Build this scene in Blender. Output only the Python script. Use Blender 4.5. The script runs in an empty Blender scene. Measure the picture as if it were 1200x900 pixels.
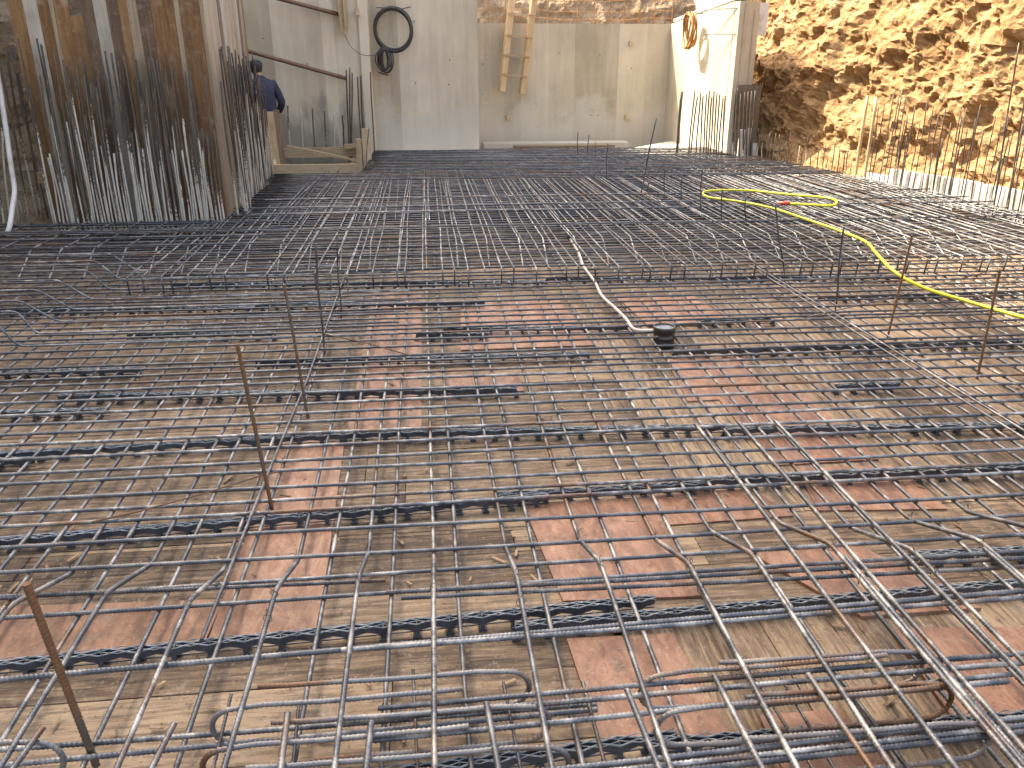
import bpy, math, random
from mathutils import Vector, Matrix, noise as mn
random.seed(7)
C = bpy.context.scene.collection
R = math.radians
rnd = random.uniform

# ------------------------------------------------------------------ camera
F = 945.; TH = math.atan(378/945.); YAW = math.atan(105*math.cos(TH)/945.); H = 1.55
def ray(x, y):
    u = (x-600)/F; v = (450-y)/F
    fy = math.cos(TH)+v*math.sin(TH); fz = -math.sin(TH)+v*math.cos(TH)
    c, s = math.cos(YAW), math.sin(YAW)
    return (u*c+fy*s, -u*s+fy*c, fz)
def G(x, y, z=0.):
    d = ray(x, y); t = (z-H)/d[2]; return Vector((d[0]*t, d[1]*t, z))
def AY(x, y, Y):
    d = ray(x, y); t = Y/d[1]; return Vector((d[0]*t, Y, H+d[2]*t))
def AX(x, y, X):
    d = ray(x, y); t = X/d[0]; return Vector((X, d[1]*t, H+d[2]*t))
cam = bpy.data.cameras.new('camera'); co = bpy.data.objects.new('camera', cam); C.objects.link(co)
cam.sensor_width = 36; cam.lens = 36*F/1200; cam.clip_end = 1000; cam.clip_start = .02
co.location = (0, 0, H); co.rotation_euler = (math.pi/2-TH, 0, -YAW)
bpy.context.scene.camera = co

# ------------------------------------------------------------------ materials
def newmat(name):
    m = bpy.data.materials.new(name); m.use_nodes = True
    nt = m.node_tree; b = nt.nodes['Principled BSDF']
    return m, nt, b
class N:
    def __init__(s, nt): s.nt = nt
    def n(s, t, **k):
        x = s.nt.nodes.new(t)
        for a, v in k.items():
            if a.startswith('i_'):
                key = a[2:]
                x.inputs[int(key) if key.isdigit() else key.replace('_', ' ')].default_value = v
            else: setattr(x, a, v)
        return x
    def l(s, a, b): s.nt.links.new(a, b)
    def coord(s, kind='Object', scale=(1, 1, 1), perobj=True, uv=None):
        if uv: o = s.n('ShaderNodeUVMap', uv_map=uv).outputs[0]
        elif kind == 'World': o = s.n('ShaderNodeNewGeometry').outputs['Position']
        else: o = s.n('ShaderNodeTexCoord').outputs[kind]
        m = s.n('ShaderNodeMapping'); m.inputs['Scale'].default_value = scale
        s.l(o, m.inputs[0])
        if perobj:
            oi = s.n('ShaderNodeObjectInfo')
            k = s.n('ShaderNodeVectorMath', operation='SCALE'); k.inputs[0].default_value = (37, 53, 71)
            s.l(oi.outputs['Random'], k.inputs['Scale']); s.l(k.outputs[0], m.inputs['Location'])
        return m.outputs[0]
    def noise(s, vec, scale, detail=4, rough=.6, dist=0):
        x = s.n('ShaderNodeTexNoise'); x.inputs['Scale'].default_value = scale
        x.inputs['Detail'].default_value = detail; x.inputs['Roughness'].default_value = rough
        x.inputs['Distortion'].default_value = dist
        s.l(vec, x.inputs['Vector']); return x.outputs['Fac']
    def ramp(s, fac, stops):
        x = s.n('ShaderNodeValToRGB'); e = x.color_ramp.elements
        while len(e) < len(stops): e.new(.5)
        for i, (p, c) in enumerate(stops):
            e[i].position = p; e[i].color = (*c, 1) if len(c) == 3 else c
        s.l(fac, x.inputs[0]); return x.outputs[0]
    def step(s, fac, a, b):
        x = s.n('ShaderNodeMapRange'); x.interpolation_type = 'SMOOTHSTEP'
        x.inputs[1].default_value = a; x.inputs[2].default_value = b
        s.l(fac, x.inputs[0]); return x.outputs[0]
    def math(s, op, a, b):
        x = s.n('ShaderNodeMath', operation=op)
        for i, v in enumerate((a, b)):
            if isinstance(v, (int, float)): x.inputs[i].default_value = v
            else: s.l(v, x.inputs[i])
        return x.outputs[0]
    def mix(s, fac, a, b, blend='MIX'):
        x = s.n('ShaderNodeMix', data_type='RGBA', blend_type=blend)
        for i, v in ((0, fac), (6, a), (7, b)):
            if isinstance(v, (int, float)): x.inputs[i].default_value = v
            elif isinstance(v, tuple): x.inputs[i].default_value = (*v, 1) if len(v) == 3 else v
            else: s.l(v, x.inputs[i])
        return x.outputs[2]
    def bump(s, h, b, strength=.3, dist=.01):
        x = s.n('ShaderNodeBump'); x.inputs['Strength'].default_value = strength
        x.inputs['Distance'].default_value = dist
        s.l(h, x.inputs['Height']); s.l(x.outputs[0], b.inputs['Normal'])
    def attr(s, name): return s.n('ShaderNodeAttribute', attribute_name=name).outputs['Fac']
    def rand(s): return s.n('ShaderNodeObjectInfo').outputs['Random']

def m_rebar(name, steel, dusty, rust, rust_amt, dust_amt, metal=.45, rough=.45):
    m, nt, b = newmat(name); k = N(nt)
    v = k.coord()
    n1 = k.noise(v, 9, 5, .7); n2 = k.noise(v, 2.2, 3); n3 = k.noise(v, 60, 3)
    r = k.rand()
    d = k.math('ADD', k.step(n1, .42, .68), 0)
    d = k.math('MULTIPLY', d, k.math('ADD', k.math('MULTIPLY', r, dust_amt), dust_amt*.6))
    col = k.mix(d, steel, dusty)
    rs = k.step(k.math('ADD', n2, k.math('MULTIPLY', r, .16)), .62-rust_amt, .78-rust_amt)
    col = k.mix(k.math('MULTIPLY', rs, .85), col, k.ramp(n3, [(.3, tuple(c*.6 for c in rust)), (.7, rust)]))
    k.l(col, b.inputs['Base Color'])
    b.inputs['Metallic'].default_value = metal
    k.l(k.math('ADD', k.math('MULTIPLY', n1, .3), rough-.12), b.inputs['Roughness'])
    k.bump(n3, b, .25, .002)
    return m
M = {}
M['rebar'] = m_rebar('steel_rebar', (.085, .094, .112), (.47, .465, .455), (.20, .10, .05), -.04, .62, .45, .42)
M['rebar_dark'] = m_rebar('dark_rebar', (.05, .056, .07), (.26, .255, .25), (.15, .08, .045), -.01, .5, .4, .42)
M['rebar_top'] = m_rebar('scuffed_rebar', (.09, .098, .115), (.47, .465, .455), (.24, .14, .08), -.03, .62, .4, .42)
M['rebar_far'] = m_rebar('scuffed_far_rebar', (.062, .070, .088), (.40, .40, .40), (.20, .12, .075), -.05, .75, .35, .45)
M['rust'] = m_rebar('rusty_rebar', (.11, .08, .06), (.26, .19, .13), (.21, .10, .045), .18, .6, .15, .75)
M['hair'] = m_rebar('bent_rebar', (.16, .165, .18), (.40, .36, .32), (.22, .105, .045), .10, .6)
M['wire'] = m_rebar('tie_wire', (.08, .075, .075), (.2, .18, .16), (.2, .1, .05), .05, .4)

def m_starter(name, lo, hi):
    m, nt, b = newmat(name); k = N(nt)
    v = k.coord(scale=(1, 1, .22)); n1 = k.noise(v, 38, 4, .7); n2 = k.noise(v, 9, 3)
    v2 = k.coord(); n3 = k.noise(v2, 50, 3, .7)
    z = k.n('ShaderNodeSeparateXYZ'); k.l(k.n('ShaderNodeTexCoord').outputs['Object'], z.inputs[0])
    zz = k.math('ADD', z.outputs[2], k.math('MULTIPLY', k.math('SUBTRACT', n2, .5), .9))
    zz = k.math('ADD', zz, k.math('MULTIPLY', k.math('SUBTRACT', k.rand(), .35), 1.1))
    base = k.step(zz, hi, lo)                # 1 near the foot
    thr = k.math('ADD', k.math('MULTIPLY', base, .75), n3)
    cem = k.step(thr, .66, .80)
    steel = k.mix(k.rand(), (.04, .034, .03), (.105, .088, .072))
    steel = k.mix(k.step(n1, .5, .7), steel, (.24, .14, .075))
    k.l(k.mix(cem, steel, k.ramp(n1, [(.3, (.36, .33, .28)), (.7, (.62, .58, .51))])), b.inputs['Base Color'])
    b.inputs['Roughness'].default_value = .75; k.bump(n3, b, .4, .003)
    return m
M['starter'] = m_starter('cement_splashed_bar', .30, 1.15)
M['starter_bare'] = m_starter('bare_starter_bar', -.3, .25)

def m_wood(name, stops, scale=(1.2, 14, 14), grain=4.0, rough=.8, stain=None, bump=.35, pale=None, darker=False, streak=.22):
    m, nt, b = newmat(name); k = N(nt)
    v = k.coord(uv='grain', scale=scale, perobj=True); n1 = k.noise(v, grain, 6, .65, .6)
    v2 = k.coord(uv='grain', scale=(1, 1, 1)); n2 = k.noise(v2, 3.2, 4, .6); n3 = k.noise(v2, 16, 4, .7)
    t = k.attr('tone')
    f = k.math('ADD', k.math('MULTIPLY', k.math('SUBTRACT', n1, .5), 1.25), k.math('ADD', k.math('MULTIPLY', t, .36), .32))
    col = k.ramp(f, stops)
    vk = k.coord(uv='grain', scale=(.9, 26, 26)); n6 = k.noise(vk, 6, 4, .75, .8)
    col = k.mix(k.math('MULTIPLY', k.step(n6, .60, .72), streak), col, tuple(c*.55 for c in stops[0][1]))
    dirt = k.step(n2, .5, .72)
    col = k.mix(k.math('MULTIPLY', dirt, .45), col, stain or tuple(c*.45 for c in stops[0][1]))
    dust = k.step(n3, .55, .75)
    col = k.mix(k.math('MULTIPLY', dust, .30), col, (.42, .37, .30))
    n7 = k.noise(v2, 70, 3, .7); col = k.mix(k.math('MULTIPLY', k.step(n7, .60, .68), .5), col, tuple(c*.5 for c in stops[0][1]))
    col = k.mix(k.math('MULTIPLY', k.step(n7, .40, .33), .25), col, (.50, .44, .36))
    if pale:
        vp = k.coord(uv='grain', scale=(1.0, .5, .5)); n4 = k.noise(vp, 2.6, 3, .6)
        col = k.mix(k.math('MULTIPLY', k.step(n4, .58, .68), .65), col, pale)
    if pale or darker:
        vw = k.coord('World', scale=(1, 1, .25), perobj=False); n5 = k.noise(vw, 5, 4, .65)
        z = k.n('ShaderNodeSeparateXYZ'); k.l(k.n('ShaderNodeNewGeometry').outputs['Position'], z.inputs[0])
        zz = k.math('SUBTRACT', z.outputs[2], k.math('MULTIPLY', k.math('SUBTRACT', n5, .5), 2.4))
        col = k.mix(k.math('MULTIPLY', k.step(zz, 1.75, 1.15), .42), col, (.06, .036, .02))  # form boards turn darker towards the bottom, with a ragged edge
    k.l(col, b.inputs['Base Color']); b.inputs['Roughness'].default_value = rough
    k.bump(n1, b, bump, .004)
    return m
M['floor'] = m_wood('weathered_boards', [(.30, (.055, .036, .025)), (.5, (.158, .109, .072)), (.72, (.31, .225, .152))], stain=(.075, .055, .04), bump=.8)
M['floor_far'] = m_wood('dark_far_boards', [(.28, (.03, .026, .024)), (.5, (.075, .06, .05)), (.8, (.14, .11, .09))], stain=(.03, .03, .03))  # far boards get a darker colour than the rest of the floor
M['red'] = m_wood('red_ply', [(.24, (.12, .06, .038)), (.5, (.245, .122, .078)), (.78, (.36, .21, .142))], scale=(2.5, 6, 6), rough=.6, stain=(.17, .11, .08), bump=.2, streak=.12)
M['timber'] = m_wood('pale_timber', [(.25, (.34, .235, .13)), (.5, (.52, .38, .23)), (.8, (.64, .50, .33))], stain=(.36, .26, .16))
M['timber_dark'] = m_wood('brown_timber', [(.25, (.14, .09, .055)), (.5, (.26, .17, .10)), (.8, (.38, .27, .17))])
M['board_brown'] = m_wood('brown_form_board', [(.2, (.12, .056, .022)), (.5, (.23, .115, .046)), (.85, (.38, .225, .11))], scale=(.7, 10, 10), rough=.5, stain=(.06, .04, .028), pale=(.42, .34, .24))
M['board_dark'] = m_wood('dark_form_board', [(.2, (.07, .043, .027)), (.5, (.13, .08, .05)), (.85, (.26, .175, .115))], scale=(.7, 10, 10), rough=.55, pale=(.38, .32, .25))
M['board_tan'] = m_wood('tan_form_board', [(.2, (.22, .165, .11)), (.5, (.36, .285, .20)), (.85, (.50, .41, .30))], scale=(.7, 12, 12), stain=(.24, .14, .07), darker=True)
M['board_grey'] = m_wood('grey_form_board', [(.2, (.30, .27, .22)), (.5, (.44, .40, .34)), (.85, (.55, .51, .44))], scale=(.7, 12, 12), stain=(.28, .24, .18), darker=True)

def m_concrete(name, dark, light, damp=0):
    m, nt, b = newmat(name); k = N(nt)
    v = k.coord('World', perobj=False); vs = k.coord('World', scale=(1, 1, .12), perobj=False)
    n1 = k.noise(v, 1.1, 5, .6); n2 = k.noise(vs, 7, 5, .65); n3 = k.noise(v, 40, 4, .7)
    t = k.attr('tone')
    f = k.math('ADD', k.math('MULTIPLY', n1, .42), k.math('ADD', k.math('MULTIPLY', n2, .40), k.math('MULTIPLY', t, .34)))
    f = k.math('SUBTRACT', f, .08)
    col = k.ramp(f, [(.3, dark), (.7, light)])
    z = k.n('ShaderNodeSeparateXYZ'); k.l(v, z.inputs[0])
    if damp:
        vb = k.coord('World', scale=(1, 1, .35), perobj=False); nb = k.noise(vb, 2.6, 4, .6)
        zz = k.math('SUBTRACT', z.outputs[2], k.math('MULTIPLY', k.math('SUBTRACT', nb, .45), 2.2))
        col = k.mix(k.math('MULTIPLY', k.step(zz, .85, .35), .6*damp), col, (.175, .16, .135))
    else:
        vb = k.coord('World', perobj=False); nb = k.noise(vb, 1.7, 5, .65)
        zz = k.math('SUBTRACT', z.outputs[2], k.math('MULTIPLY', k.math('SUBTRACT', nb, .4), 2.6))
        col = k.mix(k.math('MULTIPLY', k.step(zz, .75, .1), .55), col, (.60, .565, .50))
    pit = k.step(n3, .66, .74)
    col = k.mix(k.math('MULTIPLY', pit, .45), col, (.20, .18, .15))
    k.l(col, b.inputs['Base Color']); b.inputs['Roughness'].default_value = .85
    k.bump(k.math('ADD', n3, n2), b, .25, .006)
    return m
M['conc'] = m_concrete('board_marked_concrete', (.37, .305, .22), (.69, .60, .465))
M['conc_damp'] = m_concrete('damp_concrete', (.43, .36, .265), (.73, .635, .49), 1)
M['conc_far'] = m_concrete('buff_concrete', (.37, .315, .235), (.66, .585, .465), 0)
M['screed'] = m_concrete('pale_screed', (.34, .31, .255), (.52, .48, .40))

def m_earth(name, dark, mid, light):
    m, nt, b = newmat(name); k = N(nt)
    v = k.coord('World', perobj=False)
    n1 = k.noise(v, 1.3, 6, .65); n2 = k.noise(v, 9, 6, .7, .4); n3 = k.noise(v, 45, 4, .7)
    f = k.math('ADD', k.math('MULTIPLY', n1, .5), k.math('MULTIPLY', n2, .5))
    col = k.ramp(f, [(.32, dark), (.5, mid), (.68, light)])
    vo = k.n('ShaderNodeTexVoronoi'); vo.inputs['Scale'].default_value = 16; k.l(v, vo.inputs['Vector'])
    k.l(col, b.inputs['Base Color']); b.inputs['Roughness'].default_value = .95
    k.bump(k.math('ADD', k.math('ADD', n2, k.math('MULTIPLY', n3, .5)), k.math('MULTIPLY', vo.outputs['Distance'], .5)), b, .8, .05)
    return m
M['earth'] = m_earth('ochre_earth', (.22, .108, .044), (.35, .21, .10), (.47, .345, .21))
M['earth_dull'] = m_earth('brown_earth', (.16, .11, .07), (.30, .215, .14), (.46, .37, .26))
M['ground'] = m_earth('trodden_earth', (.20, .14, .085), (.32, .23, .145), (.42, .33, .22))

def m_plain(name, col, rough=.5, metal=0, var=.25, scale=12, spec=None, dirt=None):
    m, nt, b = newmat(name); k = N(nt)
    v = k.coord(); n = k.noise(v, scale, 5, .65)
    c = k.ramp(n, [(.3, tuple(x*(1-var) for x in col)), (.7, tuple(min(1, x*(1+var)) for x in col))])
    if dirt: c = k.mix(k.math('MULTIPLY', k.step(k.noise(v, scale*.4, 4), .5, .66), .6), c, dirt)
    k.l(c, b.inputs['Base Color']); b.inputs['Roughness'].default_value = rough; b.inputs['Metallic'].default_value = metal
    k.bump(n, b, .12, .004)
    return m
M['plastic'] = m_plain('black_plastic', (.055, .07, .09), .3, 0, .3, 30, dirt=(.17, .18, .19))
def glint_plastic():
    m, nt, b = newmat('black_plastic_strip'); k = N(nt)
    v = k.coord(); n = k.noise(v, 26, 4, .65)
    c = k.ramp(n, [(.3, (.032, .042, .055)), (.7, (.075, .09, .11))])
    w = k.ramp(n, [(.3, (.13, .16, .19)), (.7, (.34, .38, .41))])  # paler tone painted on the zigzag rails to imitate their glints
    k.l(k.mix(k.attr('tone'), c, w), b.inputs['Base Color']); b.inputs['Roughness'].default_value = .35
    return m
M['strip'] = glint_plastic()
M['pipe_black'] = m_plain('black_pipe', (.035, .032, .03), .4, 0, .3, 20, dirt=(.10, .08, .06))
M['conduit'] = m_plain('pale_conduit', (.66, .55, .52), .45, 0, .1, 10, dirt=(.50, .44, .40))
M['hose'] = m_plain('yellow_hose', (.56, .56, .04), .35, 0, .12, 9, dirt=(.50, .44, .06))
M['redfit'] = m_plain('red_fitting', (.55, .07, .05), .4)
M['foam'] = m_plain('white_foam', (.62, .63, .64), .7, 0, .12, 8, dirt=(.36, .33, .29))
M['pvc'] = m_plain('white_pipe', (.66, .65, .62), .5, 0, .1, 8, dirt=(.42, .39, .34))
M['rope'] = m_plain('rust_rope', (.34, .17, .06), .7, 0, .4, 25)
M['cable'] = m_plain('dark_cable', (.045, .04, .04), .45, 0, .4, 20)
M['prop'] = m_plain('rusty_tube', (.20, .115, .07), .6, .3, .3, 15)
M['stain'] = m_plain('wet_stain', (.12, .092, .068), .6, 0, .4, 10)
M['jacket'] = m_plain('navy_cloth', (.030, .033, .062), .85, 0, .3, 14)
M['trouser'] = m_plain('black_cloth', (.022, .023, .03), .85, 0, .3, 14)
M['cap'] = m_plain('dark_cap', (.035, .035, .04), .8)
M['skin'] = m_plain('skin', (.42, .25, .17), .55, 0, .1)
M['hairm'] = m_plain('dark_hair', (.03, .022, .018), .6)
M['render'] = m_plain('cream_render', (.62, .58, .50), .85, 0, .08, 2)
M['glass'] = m_plain('window_glass', (.04, .05, .06), .08)

# ------------------------------------------------------------------ mesh helpers
class MB:
    def __init__(s): s.v = []; s.f = []; s.uv = []; s.t = []; s.sm = []
    def face(s, idx, uv=None, tone=.5, smooth=False):
        s.f.append(idx); s.uv.extend(uv or [(0, 0)]*len(idx)); s.t.append(tone); s.sm.append(smooth)
    def box(s, c, d, mat=None, tone=None, taper=0, jit=0):
        """box centred c with sizes d (optionally rotated by Matrix mat about c)"""
        c = Vector(c); tone = rnd(0, 1) if tone is None else tone
        n = len(s.v); ou, ov = rnd(0, 40), rnd(0, 40)
        for z in (-1, 1):
            for y in (-1, 1):
                for x in (-1, 1):
                    p = Vector((x*d[0]/2, y*d[1]/2, z*d[2]/2)) + Vector((rnd(-jit, jit), rnd(-jit, jit), rnd(-jit, jit)))
                    if mat is not None: p = mat @ p
                    s.v.append(c+p)
        la = max(range(3), key=lambda i: d[i])
        oth = [i for i in range(3) if i != la]
        loc = [(x*d[0]/2, y*d[1]/2, z*d[2]/2) for z in (-1, 1) for y in (-1, 1) for x in (-1, 1)]
        for q in ((0, 2, 3, 1), (4, 5, 7, 6), (0, 1, 5, 4), (2, 6, 7, 3), (0, 4, 6, 2), (1, 3, 7, 5)):
            s.face([n+i for i in q], [(ou+loc[i][la], ov+loc[i][oth[0]]+loc[i][oth[1]]) for i in q], tone)
    def tube(s, pts, r, sides=8, cap=True, smooth=True, tone=.5):
        pts = [Vector(p) for p in pts]; m = len(pts)
        rr = r if isinstance(r, (list, tuple)) else [r]*m
        n0 = len(s.v); up = None
        for i, p in enumerate(pts):
            t = (pts[min(i+1, m-1)]-pts[max(i-1, 0)]).normalized()
            if up is None:
                up = Vector((0, 0, 1)) if abs(t.z) < .9 else Vector((0, 1, 0))
            u = (up - t*up.dot(t)).normalized(); w = t.cross(u); up = u
            for k in range(sides):
                a = 2*math.pi*k/sides
                s.v.append(p+(u*math.cos(a)+w*math.sin(a))*rr[i])
        for i in range(m-1):
            for k in range(sides):
                a = n0+i*sides+k; b = n0+i*sides+(k+1) % sides
                s.face([a, b, b+sides, a+sides], [(i*.1, k*.01)]*4, tone, smooth)
        if cap:
            s.face([n0+k for k in range(sides)][::-1], None, tone); s.face([n0+(m-1)*sides+k for k in range(sides)], None, tone)
    def ribbed(s, pts, r, rib0, rib1, pitch=.0115, sides=8, amp=.0017):
        """bar swept through pts; arc lengths rib0..rib1 carry slanted ribs"""
        pts = [Vector(p) for p in pts]
        L = [0]
        for a, b in zip(pts, pts[1:]): L.append(L[-1]+(b-a).length)
        def at(d):
            d = max(0, min(L[-1], d))
            for i in range(len(pts)-1):
                if d <= L[i+1] or i == len(pts)-2:
                    k = (d-L[i])/max(1e-9, L[i+1]-L[i]); return pts[i].lerp(pts[i+1], k)
        ds = []; d = 0
        rib0 = max(0, rib0); rib1 = min(L[-1], rib1)
        kn = [x for x in L if not rib0 < x < rib1]
        x = rib0; rd = []
        while x < rib1: rd.append(x); x += pitch/4
        ds = sorted(set(kn+rd+[rib0, rib1]))
        n0 = len(s.v); up = None; m = len(ds)
        P = [at(x) for x in ds]
        for i, p in enumerate(P):
            a, b = P[max(0, i-2)], P[min(m-1, i+2)]
            t = (b-a).normalized()
            if up is None: up = Vector((0, 0, 1)) if abs(t.z) < .9 else Vector((0, 1, 0))
            u = (up-t*up.dot(t)).normalized(); w = t.cross(u); up = u
            rib = rib0 <= ds[i] <= rib1
            for k in range(sides):
                a = 2*math.pi*k/sides
                rr = r
                if rib:
                    sl = abs(((k+.5)/sides*2) % 1 - .5)*1.3
                    ph = (ds[i]/pitch + sl) % 1
                    rr = r - amp*.35 + (amp if ph < .27 else 0) + (amp*.5 if k in (0, sides//2) else 0)
                s.v.append(p+(u*math.cos(a)+w*math.sin(a))*rr)
        for i in range(m-1):
            for k in range(sides):
                a = n0+i*sides+k; b = n0+i*sides+(k+1) % sides
                s.face([a, b, b+sides, a+sides], None, .5, True)
        s.face([n0+k for k in range(sides)][::-1]); s.face([n0+(m-1)*sides+k for k in range(sides)])
    def mesh(s, name, mat, origin=(0, 0, 0)):
        me = bpy.data.meshes.new(name); o = Vector(origin)
        me.from_pydata([tuple(v-o) for v in map(Vector, s.v)], [], s.f)
        uv = me.uv_layers.new(name='grain'); flat = [c for p in s.uv for c in p]
        uv.data.foreach_set('uv', flat)
        a = me.attributes.new('tone', 'FLOAT', 'FACE'); a.data.foreach_set('value', s.t)
        me.polygons.foreach_set('use_smooth', s.sm)
        if mat: me.materials.append(M[mat] if isinstance(mat, str) else mat)
        me.update(); return me

def tag(o, label=None, cat=None, group=None, kind=None):
    if label: o['label'] = label
    if cat: o['category'] = cat
    if group: o['group'] = group
    if kind: o['kind'] = kind
    return o
def put(name, me, loc=(0, 0, 0), parent=None, **k):
    o = bpy.data.objects.new(name, me); C.objects.link(o); o.location = loc
    if parent is not None: o.parent = parent
    return tag(o, **k)
def empty(name, loc, **k): return put(name, None, loc, **k)
def part(name, mb, mat, parent, bevel=0):
    o = put(name, mb.mesh(name, mat, parent.matrix_world.translation if False else parent.location), (0, 0, 0), parent)
    return o
def sub(name, mb, mat, par, root):
    return put(name, mb.mesh(name, mat, root.location), (0, 0, 0), par)
def solo(name, mb, mat, org, **k):
    return put(name, mb.mesh(name, mat, org), org, **k)
ORD = ['', 'first', 'second', 'third', 'fourth', 'fifth', 'sixth', 'seventh', 'eighth', 'ninth', 'tenth', 'eleventh', 'twelfth', 'thirteenth', 'fourteenth',
       'fifteenth', 'sixteenth', 'seventeenth', 'eighteenth', 'nineteenth', 'twentieth']
TENS = {2: 'twenty', 3: 'thirty', 4: 'forty', 5: 'fifty', 6: 'sixty', 7: 'seventy'}
def ordw(n):
    if n <= 20: return ORD[n]
    t, u = divmod(n, 10)
    return TENS[t]+'-'+ORD[u] if u else TENS[t][:-1]+'ieth'
def bend(pts, r, n=5):
    """round the corners of a polyline"""
    pts = [Vector(p) for p in pts]; out = [pts[0]]
    for a, b, c in zip(pts, pts[1:], pts[2:]):
        d = min(r, (a-b).length*.45, (c-b).length*.45)
        p0 = b+(a-b).normalized()*d; p1 = b+(c-b).normalized()*d
        for i in range(n+1):
            t = i/n; out.append(p0*(1-t)**2+b*2*t*(1-t)+p1*t*t)
    out.append(pts[-1]); return out

# ------------------------------------------------------------------ ground, floor
FZ = -.074
mb = MB(); S = 150
mb.v = [(-S, -S, -.45), (S, -S, -.45), (S, S, -.45), (-S, S, -.45)]; mb.face([0, 1, 2, 3])
put('ground', mb.mesh('ground', 'ground'), kind='structure')
mb = MB()
def boards_x(x0, x1, y0, y1, wmin, wmax):
    y = y0
    while y < y1-.02:
        w = min(rnd(wmin, wmax), y1-y)
        x = x0-rnd(0, 1.2)
        while x < x1:
            l = rnd(1.2, 2.5); a, b = max(x, x0), min(x+l, x1)
            if b-a > .04:
                mb.box(((a+b)/2, y+w/2, FZ-.0125+rnd(-.0015, .0015)), (b-a-.003, w-.003, .025))
            x += l
        y += w
def boards_y(x0, x1, y0, y1, wmin, wmax):
    x = x0
    while x < x1-.02:
        w = min(rnd(wmin, wmax), x1-x)
        y = y0-rnd(0, 1.2)
        while y < y1:
            l = rnd(1.4, 2.5); a, b = max(y, y0), min(y+l, y1)
            if b-a > .04:
                mb.box((x+w/2, (a+b)/2, FZ-.0125+rnd(-.0015, .0015)), (w-.003, b-a-.003, .025))
            x0_ = 0; y += l
        x += w
boards_x(-5.4, .55, -2.2, 2.6, .12, .3)
boards_y(.55, 7.2, -2.2, 2.0, .18, .5)
boards_x(.55, 7.2, 2.0, 2.6, .15, .3)
boards_x(-5.4, 1.0, 2.6, 5.6, .14, .32)
boards_y(1.0, 6.6, 2.6, 5.6, .16, .34)
boards_x(-5.0, 6.4, 5.6, 6.7, .2, .4)
put('floor', mb.mesh('floor', 'floor'), kind='structure')
mb = MB()
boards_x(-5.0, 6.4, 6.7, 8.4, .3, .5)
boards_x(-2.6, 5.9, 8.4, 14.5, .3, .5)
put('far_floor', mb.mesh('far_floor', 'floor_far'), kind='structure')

# red plywood sheets lying on the boards
SHN = [0]
def sheet(label, pix, thick=.006):
    SHN[0] += 1; thick += .0011*(SHN[0] % 8)
    pts = [G(x, y, FZ+thick) for x, y in pix]
    c = sum(pts, Vector())/4
    m = MB(); n = 0; ou, ov = rnd(0, 30), rnd(0, 30); tn = rnd(.25, .75)
    sub_n = 6
    for z in (c.z-thick-.003, c.z):
        for p in pts: m.v.append(Vector((p.x, p.y, z)))
    uv = lambda i: (ou+m.v[i].y, ov+m.v[i].x)
    for q in ([3, 2, 1, 0], [4, 5, 6, 7], [0, 1, 5, 4], [1, 2, 6, 5], [2, 3, 7, 6], [3, 0, 4, 7]):
        m.face(q, [uv(i) for i in q], tn)
    # make sure the top faces up
    solo('plywood_sheet', m, 'red', (c.x, c.y, c.z-thick), label=label, cat='plywood sheet', group='red plywood sheets laid among the floor boards')
sheet('long red plywood strip running from the hooked bars towards the rusty upright rods', [(408, 503), (494, 503), (494, 342), (438, 342)])
sheet('red plywood strip beside the loose grey bar, in line with a longer strip', [(243, 752), (372, 746), (404, 516), (330, 516)])
sheet('broad red plywood band behind the front zigzag spacer at the left edge', [(-160, 790), (240, 752), (262, 702), (-160, 716)])
sheet('red plywood sheet under the cranked bars, in front of the second zigzag spacer', [(660, 704), (826, 698), (764, 582), (612, 590)])
sheet('red plywood sheet between front hairpin bars and double cross bar', [(704, 868), (858, 862), (788, 742), (664, 748)])
sheet('red plywood sheet at the right, behind the front double cross bar', [(1010, 722), (1150, 712), (1010, 640), (880, 648)])
sheet('red plywood sheet under the thick doubled lengthwise bars at right', [(1130, 860), (1290, 845), (1200, 735), (1042, 735)])
sheet('red plywood strip lying crosswise under the cranked right-hand bars', [(770, 616), (930, 604), (880, 572), (752, 580)])
sheet('red plywood offcut to the right of the crosswise red strip', [(960, 598), (1110, 596), (1050, 545), (930, 548)])
sheet('red plywood sheet just in front of the black pipe stub', [(806, 470), (910, 464), (870, 418), (780, 421)])
sheet('large red plywood sheet right of the middle of the mat', [(906, 545), (1030, 538), (935, 455), (836, 460)])
sheet('red plywood sheet left of the pale conduit pipe', [(540, 410), (700, 404), (655, 352), (540, 355)])
sheet('red plywood sheet beyond the pale conduit pipe, under the hooked bars', [(760, 382), (860, 379), (810, 345), (722, 347)])
sheet('small red plywood square in front of the nearest long red strip', [(520, 462), (614, 458), (606, 436), (520, 439)])
sheet('red plywood panel at the front right corner of the floor', [(930, 930), (1060, 920), (985, 830), (890, 838)])

# ------------------------------------------------------------------ lower mat
def xr(y): return 6.05-(y-7.74)*(.18 if y > 7.74 else .15)
def wob(x, k, amp=.004):
    return amp*(math.sin(x*1.3+k*2.1)+.6*math.sin(x*3.1+k*5.3))
RC, RL = .0071, .0071
def cross_mesh(x0, x1, k, ribs=True, r=RC, amp=.004):
    m = MB(); n = int((x1-x0)/.15)
    pts = [(x0+(x1-x0)*i/n, wob(x0+(x1-x0)*i/n, k, amp), wob(x0+(x1-x0)*i/n, k+3, amp*.5)) for i in range(n+1)]
    if ribs: m.ribbed(pts, r, -2.9-x0, 3.3-x0)
    else: m.tube(pts[::2]+[pts[-1]] if n % 2 else pts[::2], r, 6)
    return m
CROSS = [cross_mesh(-4.6, 5.4, k).mesh('cross_bar', 'rebar') for k in range(4)]
CROSSF = [cross_mesh(-4.6, 5.5, k, False).mesh('cross_bar', 'rebar_dark') for k in range(4)]
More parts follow.
